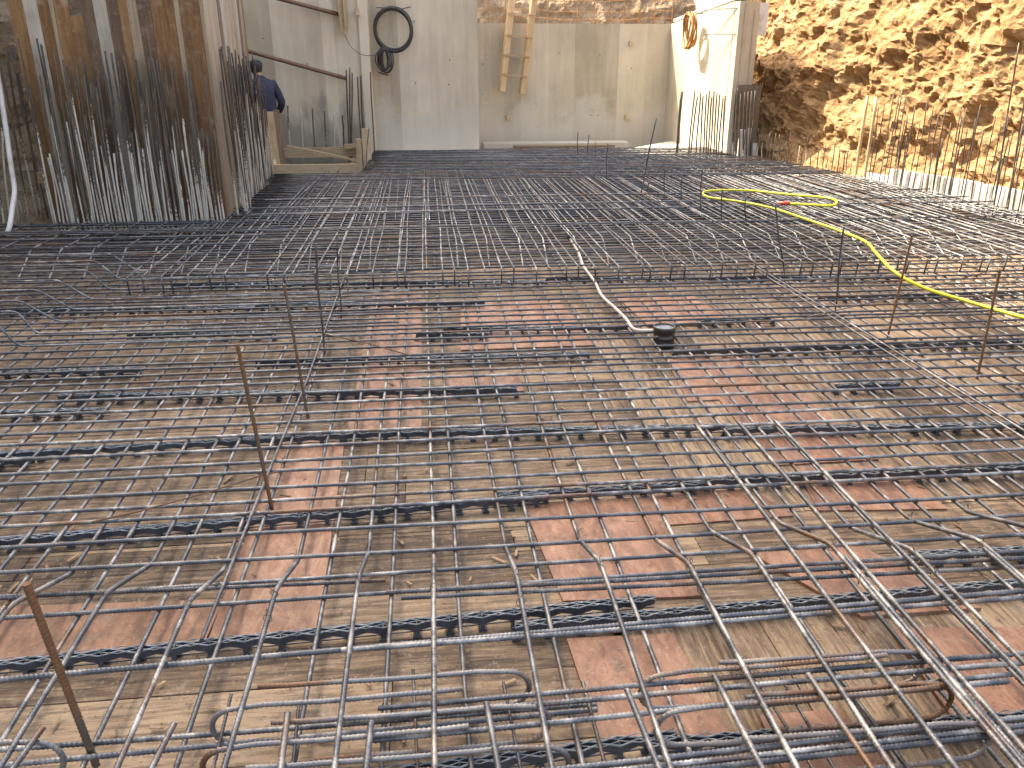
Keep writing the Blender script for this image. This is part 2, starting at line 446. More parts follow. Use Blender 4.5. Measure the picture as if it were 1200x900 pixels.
near_rows = [2.14, 2.243, 2.369, 2.525, 2.68, 2.764, 2.866, 2.995, 3.1, 3.231, 3.363, 3.473, 3.595, 3.709, 3.846, 3.982, 4.078, 4.175, 4.268, 4.354, 4.516,
             4.626, 4.766, 4.848, 4.93, 5.068, 5.185, 5.307, 5.419, 5.552, 5.66]
off = G(600, 638)[0]
# a row's Y was read in the middle of the picture; the rows lean a touch with the mat
GL = 'cross bars of the lower mat'
def row_label(y):
    if y < 2.2: return None
    marks = [(1.9, 'beyond the front double cross bar', 1), (4.5, 'in front of the black pipe stub', -1), (4.5, 'beyond the black pipe stub', 1),
             (5.7, 'in front of the hooked bar ends', -1), (5.7, 'beyond the first row of hooked bar ends', 1), ]
    return marks
allrows = near_rows + [5.78+.122*i for i in range(71)]
def cross_label(i, y):
    if y < 3.3: return '%s ribbed cross bar beyond the front double bar' % ordw(i+1)
    if y < 4.45: return '%s cross bar in front of the black pipe stub' % ordw(sum(1 for a in allrows if y <= a < 4.45))
    if y < 5.7: return '%s cross bar beyond the black pipe stub' % ordw(sum(1 for a in allrows if 4.45 <= a <= y))
    if y < 9.7: return '%s lower cross bar beyond the first row of hooked ends, under the upper bars' % ordw(sum(1 for a in allrows if 5.7 <= a <= y))
    return '%s lower cross bar in front of the far concrete ledge' % ordw(sum(1 for a in allrows if y <= a))
tie_children = []
for i, y in enumerate(allrows):
    rot = rnd(-.004, .004)
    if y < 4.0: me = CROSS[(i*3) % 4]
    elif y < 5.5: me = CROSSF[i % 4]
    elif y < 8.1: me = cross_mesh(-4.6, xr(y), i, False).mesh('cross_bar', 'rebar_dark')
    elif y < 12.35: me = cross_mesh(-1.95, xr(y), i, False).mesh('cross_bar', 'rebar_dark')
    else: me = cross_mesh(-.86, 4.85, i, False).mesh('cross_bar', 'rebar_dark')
    o = put('cross_bar', me, (0, y, rnd(-.0008, .0008)), label=cross_label(i, y), cat='cross bar', group=GL)
    o.rotation_euler.z = rot

# straight lengthwise bars of the lower mat
def long_mesh(y0, y1, k, r=RL, rib1=4.2):
    m = MB(); n = int((y1-y0)/.18)
    pts = [(wob(y0+(y1-y0)*i/n, k, .004), y0+(y1-y0)*i/n, 0) for i in range(n+1)]
    if rib1 > y0: m.ribbed(pts, r, 1.1-y0, rib1-y0)
    else: m.tube(pts, r, 6)
    return m
LONG = [long_mesh(-.6, 8.0, k).mesh('lengthwise_bar', 'rebar') for k in range(3)]
LONGF = [long_mesh(-.6, 14.0, k).mesh('lengthwise_bar', 'rebar') for k in range(3)]
zl = -RC-RL+.0005
def side_label(n, what):
    if n == 0: return what+' right in line with the black pipe stub'
    return '%s %s %s of the black pipe stub' % (ordw(abs(n)), what, 'left' if n < 0 else 'right')
xs_meas = [-1.1, -.875, -.645, -.37, -.16, .06, .32, .58]
xs = [-1.1-.245*i for i in range(14, 0, -1)] + xs_meas + [.58+.245*i for i in range(1, 20)]
kb = min(range(len(xs)), key=lambda i: abs(xs[i]-1.39))
for i, x in enumerate(xs):
    far = -.8 < x < 4.8
    o = put('lengthwise_bar', (LONGF if far else LONG)[i % 3], (x, 0, zl), label=side_label(i-kb, 'straight lengthwise bar'), cat='lengthwise bar', group='straight lengthwise bars under the cross bars')
    o.rotation_euler.z = rnd(-.003, .003)
# bent-up lengthwise bars: high in the foreground, low at midspan, high again far back
ZT, ZB, ZU = .125, zl, .155
xt = [-.97-.245*i for i in range(14, 0, -1)] + [-.97, -.72, -.485, -.25, -.03, .22, .48, .75, .96, 1.23, 1.47] + [1.47+.245*i for i in range(1, 15)]
kt = min(range(len(xt)), key=lambda i: abs(xt[i]-1.39))
def bent_mesh(dy, far, k, yend):
    m = MB()
    key = [(0, -.6, ZT), (0, 2.02+dy, ZT), (0, 2.37+dy, ZB), (0, 6.42+dy*.6, ZB), (0, 6.74+dy*.6, ZU), (0, yend, ZU)]
    pts = bend(key, .035, 3)
    out = []
    for a, b in zip(pts, pts[1:]):
        n = max(1, int((b-a).length/.25))
        for j in range(n): out.append(a.lerp(b, j/n))
    out.append(pts[-1])
    for p in out: p.x += wob(p.y, k, .0035)
    m.ribbed(out, RL, 1.6, 5.0)
    return m
BENT = {}
ties = []
for i, x in enumerate(xt):
    dy = (i % 3-1)*.03 + (.03 if x > .6 else 0)
    far = -1.6 < x < 4.7
    key = (round(dy, 3), far, i % 2)
    if key not in BENT: BENT[key] = bent_mesh(dy, far, i % 2+5, 11.9 if far else 7.95).mesh('bent_up_bar', 'rebar_top' if i % 2 else 'rebar')
    o = put('bent_up_bar', BENT[key], (x, 0, 0), label=side_label(i-kt, 'bent-up lengthwise bar, high at front,'), cat='bent bar', group='bent-up lengthwise bars')
    if -1.5 < x < 2.4: ties.append((o, x, dy))

# tie wires as parts of the bars they hold
def knot_mesh(k):
    random.seed(100+k); m = MB(); r = .0125
    pts = []
    for j in range(13):
        a = 2*math.pi*j/12
        q = Vector((math.cos(a)*r*1.05, 0, math.sin(a)*r))
        q.rotate(Matrix.Rotation(R(45), 3, 'Z')); pts.append(q)
    m.tube(pts, .0011, 5)
    for s in (-1, 1):
        p = Vector((0, 0, r)); tw = [p]
        d = Vector((rnd(-.5, .5), rnd(-.5, .5), .9))
        for j in range(5):
            p = p+d*.009; d += Vector((rnd(-.5, .5), rnd(-.5, .5), -.25)); tw.append(p)
        m.tube(tw, .0010, 5)
    return m.mesh('tie_wire', 'wire')
KNOT = [knot_mesh(k) for k in range(6)]
def tie(par, x, y, z, k):
    o = put('tie_wire', KNOT[k % 6], (x, y, z), par); o.rotation_euler = (rnd(-.2, .2), rnd(-.2, .2), rnd(0, 6.2)); return o
random.seed(11)
for (o, x, dy) in ties:
    tie(o, 0, 2.0+dy, ZT-.002, random.randrange(6)); tie(o, 0, 2.37+dy, ZB+.006, random.randrange(6))
    if random.random() < .6: tie(o, 0, 1.89, ZT-.005, random.randrange(6))
for o in [o for o in C.objects if o.name.startswith('cross_bar') and 2.2 < o.location.y < 3.9]:
    for n in range(random.randrange(2, 5)):
        x = random.choice(xs[8:30])
        if abs(x) < .3+o.location.y*.8: tie(o, x, 0, -.006, random.randrange(6))

# straight upper bars lapped at the right
for n, (x, y1, lab) in enumerate([(1.09, 3.05, 'straight upper bar ending highest of three beside the cranked bars, leftmost'),
                                  (1.275, 3.02, 'straight upper bar paired with a cranked bar, middle of three'),
                                  (1.43, 3.06, 'straight upper bar crossing the right corner, rightmost of three')]):
    m = MB(); m.ribbed([(wob(-.6+.2*j, n, .003), -.6+.2*j, 0) for j in range(int((y1+.6)/.2)+1)], RL+.0005, 1.6, 3.6)
    put('upper_bar', m.mesh('upper_bar', 'rebar_top'), (x, 0, ZT+.004), label=lab, cat='upper bar', group='straight upper bars at the right')

# ------------------------------------------------------------------ front: double bars, hairpins, stubs
def xbar(name, pl, pr, z, r, mat, label, cat, group, k=0, ribs=True, x0=None, x1=None):
    a, b = G(*pl, z), G(*pr, z)
    if x0 is not None: a = a+(b-a)*((x0-a.x)/(b.x-a.x))
    if x1 is not None: b = a+(b-a)*((x1-a.x)/(b.x-a.x))
    L = (b-a).length; n = max(2, int(L/.15)); m = MB()
    pts = []
    for i in range(n+1):
        p = a.lerp(b, i/n); p.y += wob(p.x, k, .003); p.z += wob(p.x, k+2, .0015); pts.append(p)
    m.ribbed(pts, r, 0, L) if ribs else m.tube(pts, r, 6)
    return solo(name, m, mat, tuple(a), label=label, cat=cat, group=group)
g = 'support bars carrying the upper bars at the front'
zd = ZT-2*RL-.001
xbar('support_bar', (0, 797), (1200, 692), zd, .0078, 'rebar', 'thick front support bar, farther of the long double pair', 'support bar', g, 1, x0=-2.2, x1=2.8)
xbar('support_bar', (400, 762), (1200, 700), zd, .0072, 'rebar', 'front support bar, nearer of the long double pair, starting mid picture', 'support bar', g, 2, x1=2.8)
xbar('support_bar', (452, 694), (1200, 655), zd, .0072, 'rebar_dark', 'support bar beginning with a cut end behind the front zigzag spacer', 'support bar', g, 3, x1=2.8)
xbar('support_bar', (470, 702), (1200, 664), zd-.01, .0066, 'rebar_dark', 'support bar lying close under the one with a cut end', 'support bar', g, 4, x1=2.8)
xbar('support_bar', (0, 700), (452, 680), .0, .0068, 'rebar_dark', 'dark cross bar behind the front spacer at the left, by the rusty stake', 'support bar', g, 5, x0=-2.2)
for q, (yl, yr, z, lab) in enumerate([(878, 853, .02, 'lower front bar farther of two at the very front left'), (898, 860, .03, 'lower front bar nearest the frame edge at left')]):
    xbar('front_bar', (0, yl), (700, yr-28), z, .007, 'rebar', lab, 'front bar', 'bars of the front beam', q)
fb = [((443, 829), (1200, 766), .095, 'rebar', 'front beam bar beginning mid picture just behind the hairpin bars'),
      ((400, 846), (1250, 772), .088, 'rebar', 'front beam bar running through the hairpin bends to the right'),
      ((430, 868), (1185, 790), .10, 'rebar', 'front beam bar passing over the second hairpin to the right'),
      ((620, 905), (1260, 836), .10, 'rebar', 'thick front beam bar at lower right, farther of three side by side'),
      ((620, 916), (1260, 843), .10, 'rebar', 'thick front beam bar at lower right, middle of three side by side'),
      ((640, 921), (1260, 849), .095, 'rebar_dark', 'front beam bar at lower right, nearest of three side by side'),
      ((800, 800), (1140, 770), .10, 'rebar_dark', 'short front beam bar by the right-hand hairpin bends'),
      ((860, 830), (1180, 798), .10, 'rebar', 'short front beam bar crossing the right-hand hairpin bends'),
      ((900, 870), (1240, 838), 0., 'rebar_dark', 'dark low front bar under the right-hand hairpins')]
for q, (a, b, z, mt, lab) in enumerate(fb):
    xbar('beam_bar', a, b, z, .0068+.0006*(q % 2), mt, lab, 'beam bar', 'bars of the front beam', q)
def hairpin(px, pyt, pyb, side, length, label, r=.0064):
    a = G(px, pyt, .118); x, y = a.x, a.y
    zb = .012; zt = .118; rad = (zt-zb)/2; s = 1 if side == 'r' else -1
    pts = [(x-s*length, y+.012, zt)]
    for j in range(1, 8): pts.append((x-s*length*(1-j/8), y+.006, zt+.002*math.sin(j)))
    for j in range(13):
        t = math.pi*j/12
        pts.append((x+s*rad*math.sin(t), y, zb+rad+rad*math.cos(t)))
    for j in range(1, 6): pts.append((x-s*length*.85*j/5, y-.006, zb))
    m = MB(); L = sum((Vector(p)-Vector(q)).length for p, q in zip(pts, pts[1:]))
    m.ribbed(pts, r, 0, L)
    solo('hairpin_bar', m, 'hair', (x, y, zb), label=label, cat='hairpin bar', group='hairpin bars lapped in the front beam')
for a in [(596, 787, 0, 'r', .62, 'hairpin bar with brown bend open to the left, farthest of its three'),
          (618, 828, 0, 'r', .60, 'hairpin bar with brown bend open to the left, middle of its three'),
          (640, 876, 0, 'r', .66, 'hairpin bar with brown bend open to the left, nearest of its three'),
          (272, 831, 0, 'l', .55, 'hairpin bar opening rightward at left front, farther of two'),
          (262, 878, 0, 'l', .55, 'hairpin bar opening rightward at left front, nearer of two'),
          (40, 870, 0, 'r', .5, 'hairpin bar at the left edge beside the rusty stake'),
          (776, 791, 0, 'l', .60, 'hairpin bar opening rightward right of centre, farther of two'),
          (796, 833, 0, 'l', .66, 'hairpin bar opening rightward right of centre, nearer of two'),
          (1062, 764, 0, 'r', .5, 'hairpin bar at right with bend under the doubled bars, farthest'),
          (1096, 802, 0, 'r', .45, 'hairpin bar at right with bend under the doubled bars, middle'),
          (1140, 848, 0, 'r', .55, 'hairpin bar at right with bend under the doubled bars, nearest')]:
    hairpin(a[0], a[1], a[2], a[3], a[4], a[5])
def stub(p0, p1, z, r, mat, label):
    a, b = G(*p0, z), G(*p1, z); d = (b-a).normalized(); b = a+d*max(.5, (b-a).length*1.6)
    m = MB(); n = 6; pts = [a.lerp(b, i/n) for i in range(n+1)]
    m.ribbed(pts, r, 0, (b-a).length)
    solo('stub_bar', m, mat, tuple(a), label=label, cat='stub bar', group='stub bars pointing towards the front edge')
for p0, p1, z, r, mt, lab in [((50, 853), (18, 897), .13, .007, 'rebar', 'thick stub bar end beside the left hairpin bend'),
    ((204, 848), (178, 900), .13, .007, 'rebar', 'thick stub bar end between left edge hairpin and left hairpins'),
    ((337, 836), (329, 900), .135, .0075, 'rebar_top', 'pale thick stub bar end inside the left hairpins'),
    ((435, 846), (429, 900), .135, .0075, 'rebar_top', 'pale thick stub bar end left of the middle hairpins'),
    ((570, 824), (584, 900), .135, .0075, 'rebar_top', 'pale thick stub bar end across the middle hairpin bends'),
    ((735, 809), (772, 900), .135, .0075, 'rebar_top', 'brownish thick stub bar end left of the right hairpins'),
    ((837, 792), (893, 900), .135, .0075, 'rebar_top', 'thick stub bar end through the right-opening hairpins'),
    ((947, 790), (1021, 900), .135, .007, 'hair', 'brown thick stub bar end right of the open hairpins'),
    ((1087, 763), (1190, 880), .12, .0075, 'rebar', 'thick stub bar end tucked beside the doubled bars'),
    ((484, 785), (489, 900), .05, .0042, 'rebar_dark', 'thin dark stub bar end behind the middle hairpins'),
    ((590, 800), (610, 900), .05, .0042, 'rebar_dark', 'thin dark stub bar end inside the middle hairpin bends'),
    ((271, 814), (250, 900), .05, .0042, 'rebar_dark', 'thin dark stub bar end inside the left hairpin bends'),
    ((350, 828), (343, 900), .05, .0042, 'rebar_dark', 'thin dark stub bar end between left and middle hairpins'),
    ((683, 799), (708, 892), .05, .005, 'rebar_dark', 'dark stub bar with brown side right of middle hairpins'),
    ((871, 772), (930, 865), .04, .0045, 'rebar_dark', 'thin dark stub bar under the right front beam bars, left one'),
    ((908, 782), (955, 862), .04, .0045, 'rebar_dark', 'thin dark stub bar under the right front beam bars, middle one'),
    ((972, 778), (1032, 858), .04, .006, 'rebar_dark', 'dark stub bar under the right front beam bars, right one')]:
    stub(p0, p1, z, r, mt, lab)
# doubled bars at the right
for n, (x, z, lab) in enumerate([(1.245, ZT+.002, 'twin of the bent-up bar at right front, lying tight against it'), (1.70, ZT+.002, 'upper bar doubled in the right corner, tight against a cranked one')]):
    m = MB(); m.ribbed([(0, -.4+.2*j, 0) for j in range(13)], RL+.0006, .9, 2.4)
    put('twin_bar', m.mesh('twin_bar', 'rebar'), (x, 0, z), label=lab, cat='twin bar', group='bars doubled at the right front')

# ------------------------------------------------------------------ zigzag spacer strips
def spacer_mesh(L):
    m = MB(); st = .05; n = max(2, int(L/st))
    zt = -.022; hgt = .024
    for s in (-1, 1):
        prev = None
        for i in range(n+1):
            ph = 1 if (i % 2 == 0) else .15
            p = Vector((i*st, s*.0155*ph, zt+(.002 if i % 2 else 0)))
            if prev is not None:
                m.tube([prev, p], .0026, 5, tone=1)
                m.tube([Vector((prev.x, s*.0155*(.15 if i % 2 == 1 else 1), zt+.0035)), Vector((p.x, s*.0155*(1 if i % 2 == 1 else .15), zt+.0035))], .0018, 4, tone=1)
                a, b = prev, p; q = len(m.v)
                for w in (-.001, .001):
                    m.v += [a+Vector((0, w, 0)), b+Vector((0, w, 0)), b+Vector((0, w, -hgt)), a+Vector((0, w, -hgt))]
                [m.face(f, None, 0) for f in ([q, q+1, q+2, q+3], [q+7, q+6, q+5, q+4], [q+3, q+2, q+6, q+7])]
            prev = p
    for i in range(0, n+1, 2):
        m.box((i*st, .0, zt-.006), (.003, .031, .004), tone=.0)
        for s in (-1, 1):
            m.box((i*st, s*.0155, (zt-hgt+FZ)/2+.002), (.013, .004, abs(FZ-zt+hgt)-.002), tone=.0)
            m.box((i*st, s*.0155, FZ+.008), (.026, .009, .008), tone=.0)
    m.box((n*st/2, 0, FZ+.016), (n*st, .003, .004), tone=.0)
    return m
def spacer(pl, pr, label):
    a, b = G(*pl, -.026), G(*pr, -.026); L = (b-a).length
    m = spacer_mesh(L).mesh('zigzag_spacer', 'strip')
    o = put('zigzag_spacer', m, (a.x, a.y, 0), label=label, cat='spacer strip', group='black zigzag spacer strips under the mat')
    o.rotation_euler.z = math.atan2(b.y-a.y, b.x-a.x)
def ext(a, b, x):
    t = (x-a[0])/(b[0]-a[0]); return (x, a[1]+(b[1]-a[1])*t)
for pl, pr, lab in [((-60, 784), (780, 700), 'front black zigzag spacer reaching mid picture from the left, open end in view'),
    ((604, 733), (1290, 674), 'front black zigzag spacer at the right, overlapping the left one'),
    ((440, 908), (800, 860), 'black zigzag spacer in the very front under the hairpins, left piece'),
    ((760, 872), (1290, 832), 'black zigzag spacer in the very front under the hairpins, right piece'),
    ((-60, 638), (652, 580), 'second black zigzag spacer row, left piece under a long cross bar'),
    ((580, 580), (830, 566), 'second black zigzag spacer row, short middle piece'),
    ((800, 564), (1290, 543), 'second black zigzag spacer row, right piece under the cranked bars'),
    ((1068, 650), (1290, 640), 'short black zigzag spacer behind the right double bar'),
    ((-60, 541), (48, 538), 'short black zigzag spacer stub at the left edge, before the third row'),
    ((-40, 534), (420, 508), 'third black zigzag spacer row, left piece'),
    ((400, 508), (860, 499), 'third black zigzag spacer row, middle piece'),
    ((850, 503), (1290, 495), 'third black zigzag spacer row, right piece'),
    ((-60, 485), (128, 480), 'short black zigzag spacer at left edge between third and fourth rows'),
    ((69, 464), (420, 458), 'fourth black zigzag spacer row, left piece'),
    ((400, 460), (610, 455), 'fourth black zigzag spacer row, right piece with open end'),
    ((980, 452), (1060, 449), 'short black zigzag spacer at right near the leaning rusty rod'),
    ((-60, 438), (165, 432), 'fifth black zigzag spacer row, left piece'),
    ((300, 424), (700, 414), 'fifth black zigzag spacer row, middle piece beside the black pipe stub'),
    ((790, 412), (1290, 396), 'fifth black zigzag spacer row, right piece'),
    ((150, 392), (330, 390), 'sixth black zigzag spacer row, left piece'),
    ((488, 391), (580, 391), 'short black zigzag spacer on the long red plywood strip'),
    ((520, 385), (745, 383), 'sixth black zigzag spacer row, piece left of the conduit'),
    ((820, 376), (910, 373), 'short black zigzag spacer right of the pipe stub'),
    ((-40, 364), (300, 360), 'seventh black zigzag spacer row, left piece'),
    ((290, 358), (575, 354), 'seventh black zigzag spacer row, middle piece'),
    ((960, 348), (1260, 340), 'seventh black zigzag spacer row, right piece under the yellow hose'),
    ((200, 333), (640, 330), 'black zigzag spacer just under the hooked bar ends'),
    ((640, 326), (1060, 324), 'black zigzag spacer under the hooked bar ends at right')]:
    spacer(pl, pr, lab)

# ------------------------------------------------------------------ upper mat
random.seed(21)
def hooked_mesh(y0, y1, k, drop=.125, rr=.03, r=.006):
    m = MB(); key = [(0, y0+.015, -drop), (0, y0, 0), (0, y1, 0)]
    p = bend(key, rr, 4); a, b = p[-2], p[-1]; n = 12
    pts = p[:-1]+[a.lerp(b, i/n) for i in range(1, n+1)]
    for q in pts: q.x += wob(q.y, k, .005); q.z += .002*math.sin(q.y*3+k)
    m.tube(pts, r, 6); return m
def hook_label(n, row):
    return side_label(n, {1: 'hooked upper bar, front row,', 2: 'hooked upper bar, second row,', 3: 'hooked upper bar, far row,'}[row])
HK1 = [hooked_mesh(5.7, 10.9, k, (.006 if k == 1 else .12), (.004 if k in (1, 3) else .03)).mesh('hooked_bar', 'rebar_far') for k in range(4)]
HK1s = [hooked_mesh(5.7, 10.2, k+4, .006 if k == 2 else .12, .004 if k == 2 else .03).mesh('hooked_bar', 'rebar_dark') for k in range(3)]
x = -1.95; X1 = []
while x < 5.95: X1.append(x+rnd(-.012, .012)); x += .112
kk = min(range(len(X1)), key=lambda i: abs(X1[i]-1.39))
for i, x in enumerate(X1):
    if x < -1.2: me = hooked_mesh(5.72, 8.0+(x+1.95)*1.2, i).mesh('hooked_bar', 'rebar_far')
    elif x > 5.25: me = hooked_mesh(5.7, 7.74+(6.0-x)/.18, i).mesh('hooked_bar', 'rebar_far')
    elif x > 1.5 and i % 2: me = HK1s[i % 3]
    else: me = HK1[i % 4]
    o = put('hooked_bar', me, (x, rnd(-.03, .03), ZU+rnd(-.004, .006)), label=hook_label(i-kk, 1), cat='hooked bar', group='upper bars with hooked ends, front row')
    o.rotation_euler.z = rnd(-.006, .006) + (.03 if x < -1.2 else 0)
HK2 = [hooked_mesh(7.7, 11.6, k, .1).mesh('hooked_bar', 'rebar_dark' if k else 'rebar_far') for k in range(4)]
x = -1.5; X2 = []
while x < 5.6: X2.append(x+rnd(-.02, .02)); x += .128
kk = min(range(len(X2)), key=lambda i: abs(X2[i]-1.39))
for i, x in enumerate(X2):
    me = HK2[i % 4] if x < 5.1 else hooked_mesh(7.7, 7.8+(6.0-x)/.18, i, .1).mesh('hooked_bar', 'rebar_far')
    o = put('hooked_bar', me, (x, rnd(-.06, .06), ZU+.002+rnd(-.004, .006)), label=hook_label(i-kk, 2), cat='hooked bar', group='upper bars with hooked ends, second row')
    o.rotation_euler.z = rnd(-.012, .012)
HK3 = [hooked_mesh(12.15, 14.3, k, .13).mesh('hooked_bar', 'rebar_dark') for k in range(3)]
x = 1.0; X3 = []
while x < 4.7: X3.append(x+rnd(-.02, .02)); x += .17
kk = min(range(len(X3)), key=lambda i: abs(X3[i]-1.39))
for i, x in enumerate(X3):
    put('hooked_bar', HK3[i % 3], (x, rnd(-.02, .02), ZU+.01), label=hook_label(i-kk, 3), cat='hooked bar', group='upper bars with hooked ends, far row')
zc = ZU+.0135
up_rows = [(7.29, -4.4, xr(7.3)), (8.09, -1.9, xr(8.1)), (8.45, -1.95, xr(8.45)), (9.02, -2.0, xr(9))]
up_rows += [(10.5+.115*i, (-2.0 if 10.5+.115*i < 11.2 else -.86), xr(10.5+.115*i) if 10.5+.115*i < 12.6 else 4.85) for i in range(32)]
for i, (y, a, b) in enumerate(up_rows):
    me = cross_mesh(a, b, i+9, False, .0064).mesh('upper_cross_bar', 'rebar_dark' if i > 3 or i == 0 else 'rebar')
    lab = '%s bare cross bar lying over the hooked upper bars, counted from the front' % ordw(i+1) if i < 4 else '%s cross bar in the dense dark band behind the hooked bars' % ordw(i-3)
    o = put('upper_cross_bar', me, (0, y, zc+rnd(0, .003)), label=lab, cat='upper cross bar', group='cross bars of the upper mat')
    o.rotation_euler.z = rnd(-.004, .004)
for i, (y, z, mt) in enumerate([(5.83, .14, 'rebar_dark'), (5.78, .0, 'rebar_dark'), (6.3, .14, 'rebar_dark'), (6.62, .14, 'rebar_dark'), (7.0, .14, 'rebar_dark')]):
    me = cross_mesh(-4.4 if i > 2 else -1.9, xr(y)-.1, i+31, False, .0064).mesh('carrier_bar', mt)
    lab = ['carrier bar tucked inside the front row of hooks', 'low carrier bar at the foot of the front hooks', 'first carrier bar beneath the hooked bars behind their hooks',
           'carrier bar at the crest of the far bent-up bars', 'farthest carrier bar beneath the hooked upper bars'][i]
    put('carrier_bar', me, (0, y, z), label=lab, cat='carrier bar', group='carrier bars under the hooked upper bars')

for i in range(39):
    y = 7.25+.118*i
    a = -4.4 if y < 8.0 else (-1.95 if y < 11.2 else -.9)
    put('mid_cross_bar', cross_mesh(a, xr(y)-.05, i+70, False, .0066).mesh('mid_cross_bar', 'rebar_dark'), (0, y, ZU-.0135), label='%s cross bar tied just below the hooked upper bars, counted from the conduit pipe' % ordw(i+1), cat='middle cross bar', group='cross bars tied below the hooked upper bars').rotation_euler.z = rnd(-.006, .006)
# cranked cross bars and upper bars at the left
cr = [((22, 407), (-30, 394)), ((42, 392), (2, 376)), ((68, 378), (16, 357)), ((86, 364), (34, 345)), ((108, 352), (64, 331)), ((127, 340), (100, 319)), ((160, 318), (122, 301)), ((139, 328), (108, 309))]
for i, (lo, hi) in enumerate(cr):
    a, b = G(*lo, .0), G(*hi, .15)
    b.y = a.y
    pts = bend([(-4.5, a.y, .15), (b.x, a.y, .15), (a.x, a.y, .006), (a.x+2.2, a.y+.01, .006)], .04, 3)
    m = MB(); m.tube(pts, .0066, 7)
    solo('cranked_cross_bar', m, 'rebar', (a.x, a.y, 0), label='%s cranked cross bar from the front, dropping from high at left' % ordw(i+1), cat='cranked bar', group='cranked cross bars at the left')
for i in range(6):
    y = 6.1+.33*i
    put('upper_side_bar', cross_mesh(-4.6, -1.4+.1*(i % 3), i+50, False, .0064).mesh('upper_side_bar', 'rebar_dark'), (0, y, .165), label='%s upper cross bar in front of the brown formwork, counted from the front' % ordw(i+1), cat='upper side bar', group='upper cross bars before the formwork')

# ------------------------------------------------------------------ loose bars, rods
def rod(name, top, bot, z0, r, mat, label, cat, group, dy=0, ribs=True):
    b = G(*bot, z0); t = AY(*top, b.y+dy); d = t-b
    m = MB()
    if ribs: m.ribbed([b.lerp(t, i/10) for i in range(11)], r, 0, d.length)
    else: m.tube([b.lerp(t, i/8)+Vector((.004*math.sin(i), 0, 0)) for i in range(9)], r, 6)
    return solo(name, m, mat, tuple(b), label=label, cat=cat, group=group)
gr = 'rods standing upright in the mat'
for top, bot, z0, r, rb, lab in [
    ((31, 684), (113, 897), -.02, .009, True, 'thick rusty rod standing at the front left corner'),
    ((278, 403), (320, 602), -.05, .0075, True, 'rusty rod standing left of the loose grey bar, tallest of the left group'),
    ((333, 333), (361, 490), -.05, .007, True, 'rusty rod standing beside the top of the loose grey bar'),
    ((369, 285), (380, 415), -.05, .006, False, 'dark thin rod standing behind the left rusty rods'),
    ((394, 275), (400, 375), -.05, .005, False, 'thin dark rod standing nearest the hooked bars at left'),
    ((1172, 316), (1145, 444), -.05, .0075, True, 'rusty rod standing far right in front of the yellow hose'),
    ((1069, 276), (1040, 396), -.05, .007, True, 'rusty rod standing right of centre crossing the yellow hose'),
    ((988, 266), (979, 363), -.05, .0065, False, 'rusty rod standing upright behind the hose, left of two rusty ones'),
    ((908, 240), (920, 328), -.05, .0065, False, 'dark rod standing under the hose loop'),
    ((873, 228), (874, 268), .1, .006, False, 'short dark rod standing left of the hose loop'),
    ((769, 138), (750, 232), .1, .008, False, 'dark rod leaning right in front of the far wall corner'),
    ((677, 155), (677, 186), .1, .007, False, 'far thin rod before the buff wall, leftmost of four'),
    ((690, 158), (688, 186), .1, .007, False, 'far thin rod before the buff wall, second from left'),
    ((698, 166), (698, 188), .1, .006, False, 'far short rod before the buff wall, third from left'),
    ((712, 168), (710, 214), .1, .007, False, 'far taller rod before the buff wall, fourth from left'),
    ((779, 195), (778, 235), .1, .006, False, 'short dark rod standing beyond the hose, left one'),
    ((799, 203), (798, 238), .1, .006, False, 'short dark rod standing beyond the hose, middle one'),
    ((823, 196), (820, 246), .1, .006, False, 'short dark rod standing at the left turn of the hose'),
    ((760, 212), (759, 234), .1, .006, False, 'tiny dark rod standing behind the leaning dark rod foot'),
    ((432, 150), (428, 205), .1, .006, False, 'thin rod standing right of the timber frame'),
    ((846, 222), (845, 262), .1, .006, False, 'short dark rod standing inside the hose loop')]:
    rod('upright_rod', top, bot, z0, r, 'rust' if rb else 'rebar_dark', lab, 'upright rod', gr, 0, rb)
def loose(name, pix, z, r, mat, label, cat, ribs=True):
    pts = [G(x, y, zz) for (x, y), zz in zip(pix, z if isinstance(z, (list, tuple)) else [z]*len(pix))]
    m = MB(); L = sum((a-b).length for a, b in zip(pts, pts[1:]))
    m.ribbed(pts, r, 0, L) if ribs else m.tube(pts, r, 6)
    return solo(name, m, mat, tuple(pts[0]), label=label, cat=cat)
loose('loose_bar', [(236, 750), (318, 545), (360, 445), (404, 322), (418, 288)], [.017, .017, .017, .017, .08], .0058, 'rebar_top', 'loose grey bar with rusty cut tip laid slantwise over the mat', 'loose bar')
loose('rusty_stick', [(107, 612), (160, 600), (240, 578), (300, 559), (325, 553)], .014, .0036, 'rust', 'thin rusty wire rod lying flat at the foot of the left upright rod', 'wire rod', False)
loose('rusty_stick', [(378, 391), (430, 402), (482, 417)], .014, .004, 'rust', 'thin rusty wire rod lying on the mat beside the long red strip', 'wire rod', False)
loose('thin_brace', [(1158, 318), (1060, 345), (945, 372)], [.15, .05, .014], .004, 'rebar_dark', 'thin brace wire slanting from the far right rod down to the left', 'brace wire', False)
loose('thin_brace', [(1200, 324), (1165, 340), (1100, 366)], [.12, .05, .014], .004, 'rebar_dark', 'thin brace wire at the right edge above the hose', 'brace wire', False)
for n, (x, lab) in enumerate([(2.57, 'doubled lengthwise bar on top of the mat slanting to right edge, left of two'), (2.62, 'doubled lengthwise bar on top of the mat slanting to right edge, right of two')]):
    m = MB(); m.tube([(wob(2+.4*j, n), 1.8+.4*j, 0) for j in range(12)], .0062, 6)
    put('lap_bar', m.mesh('lap_bar', 'rebar'), (x, 0, .0135), label=lab, cat='lap bar', group='doubled lengthwise bars at the right')

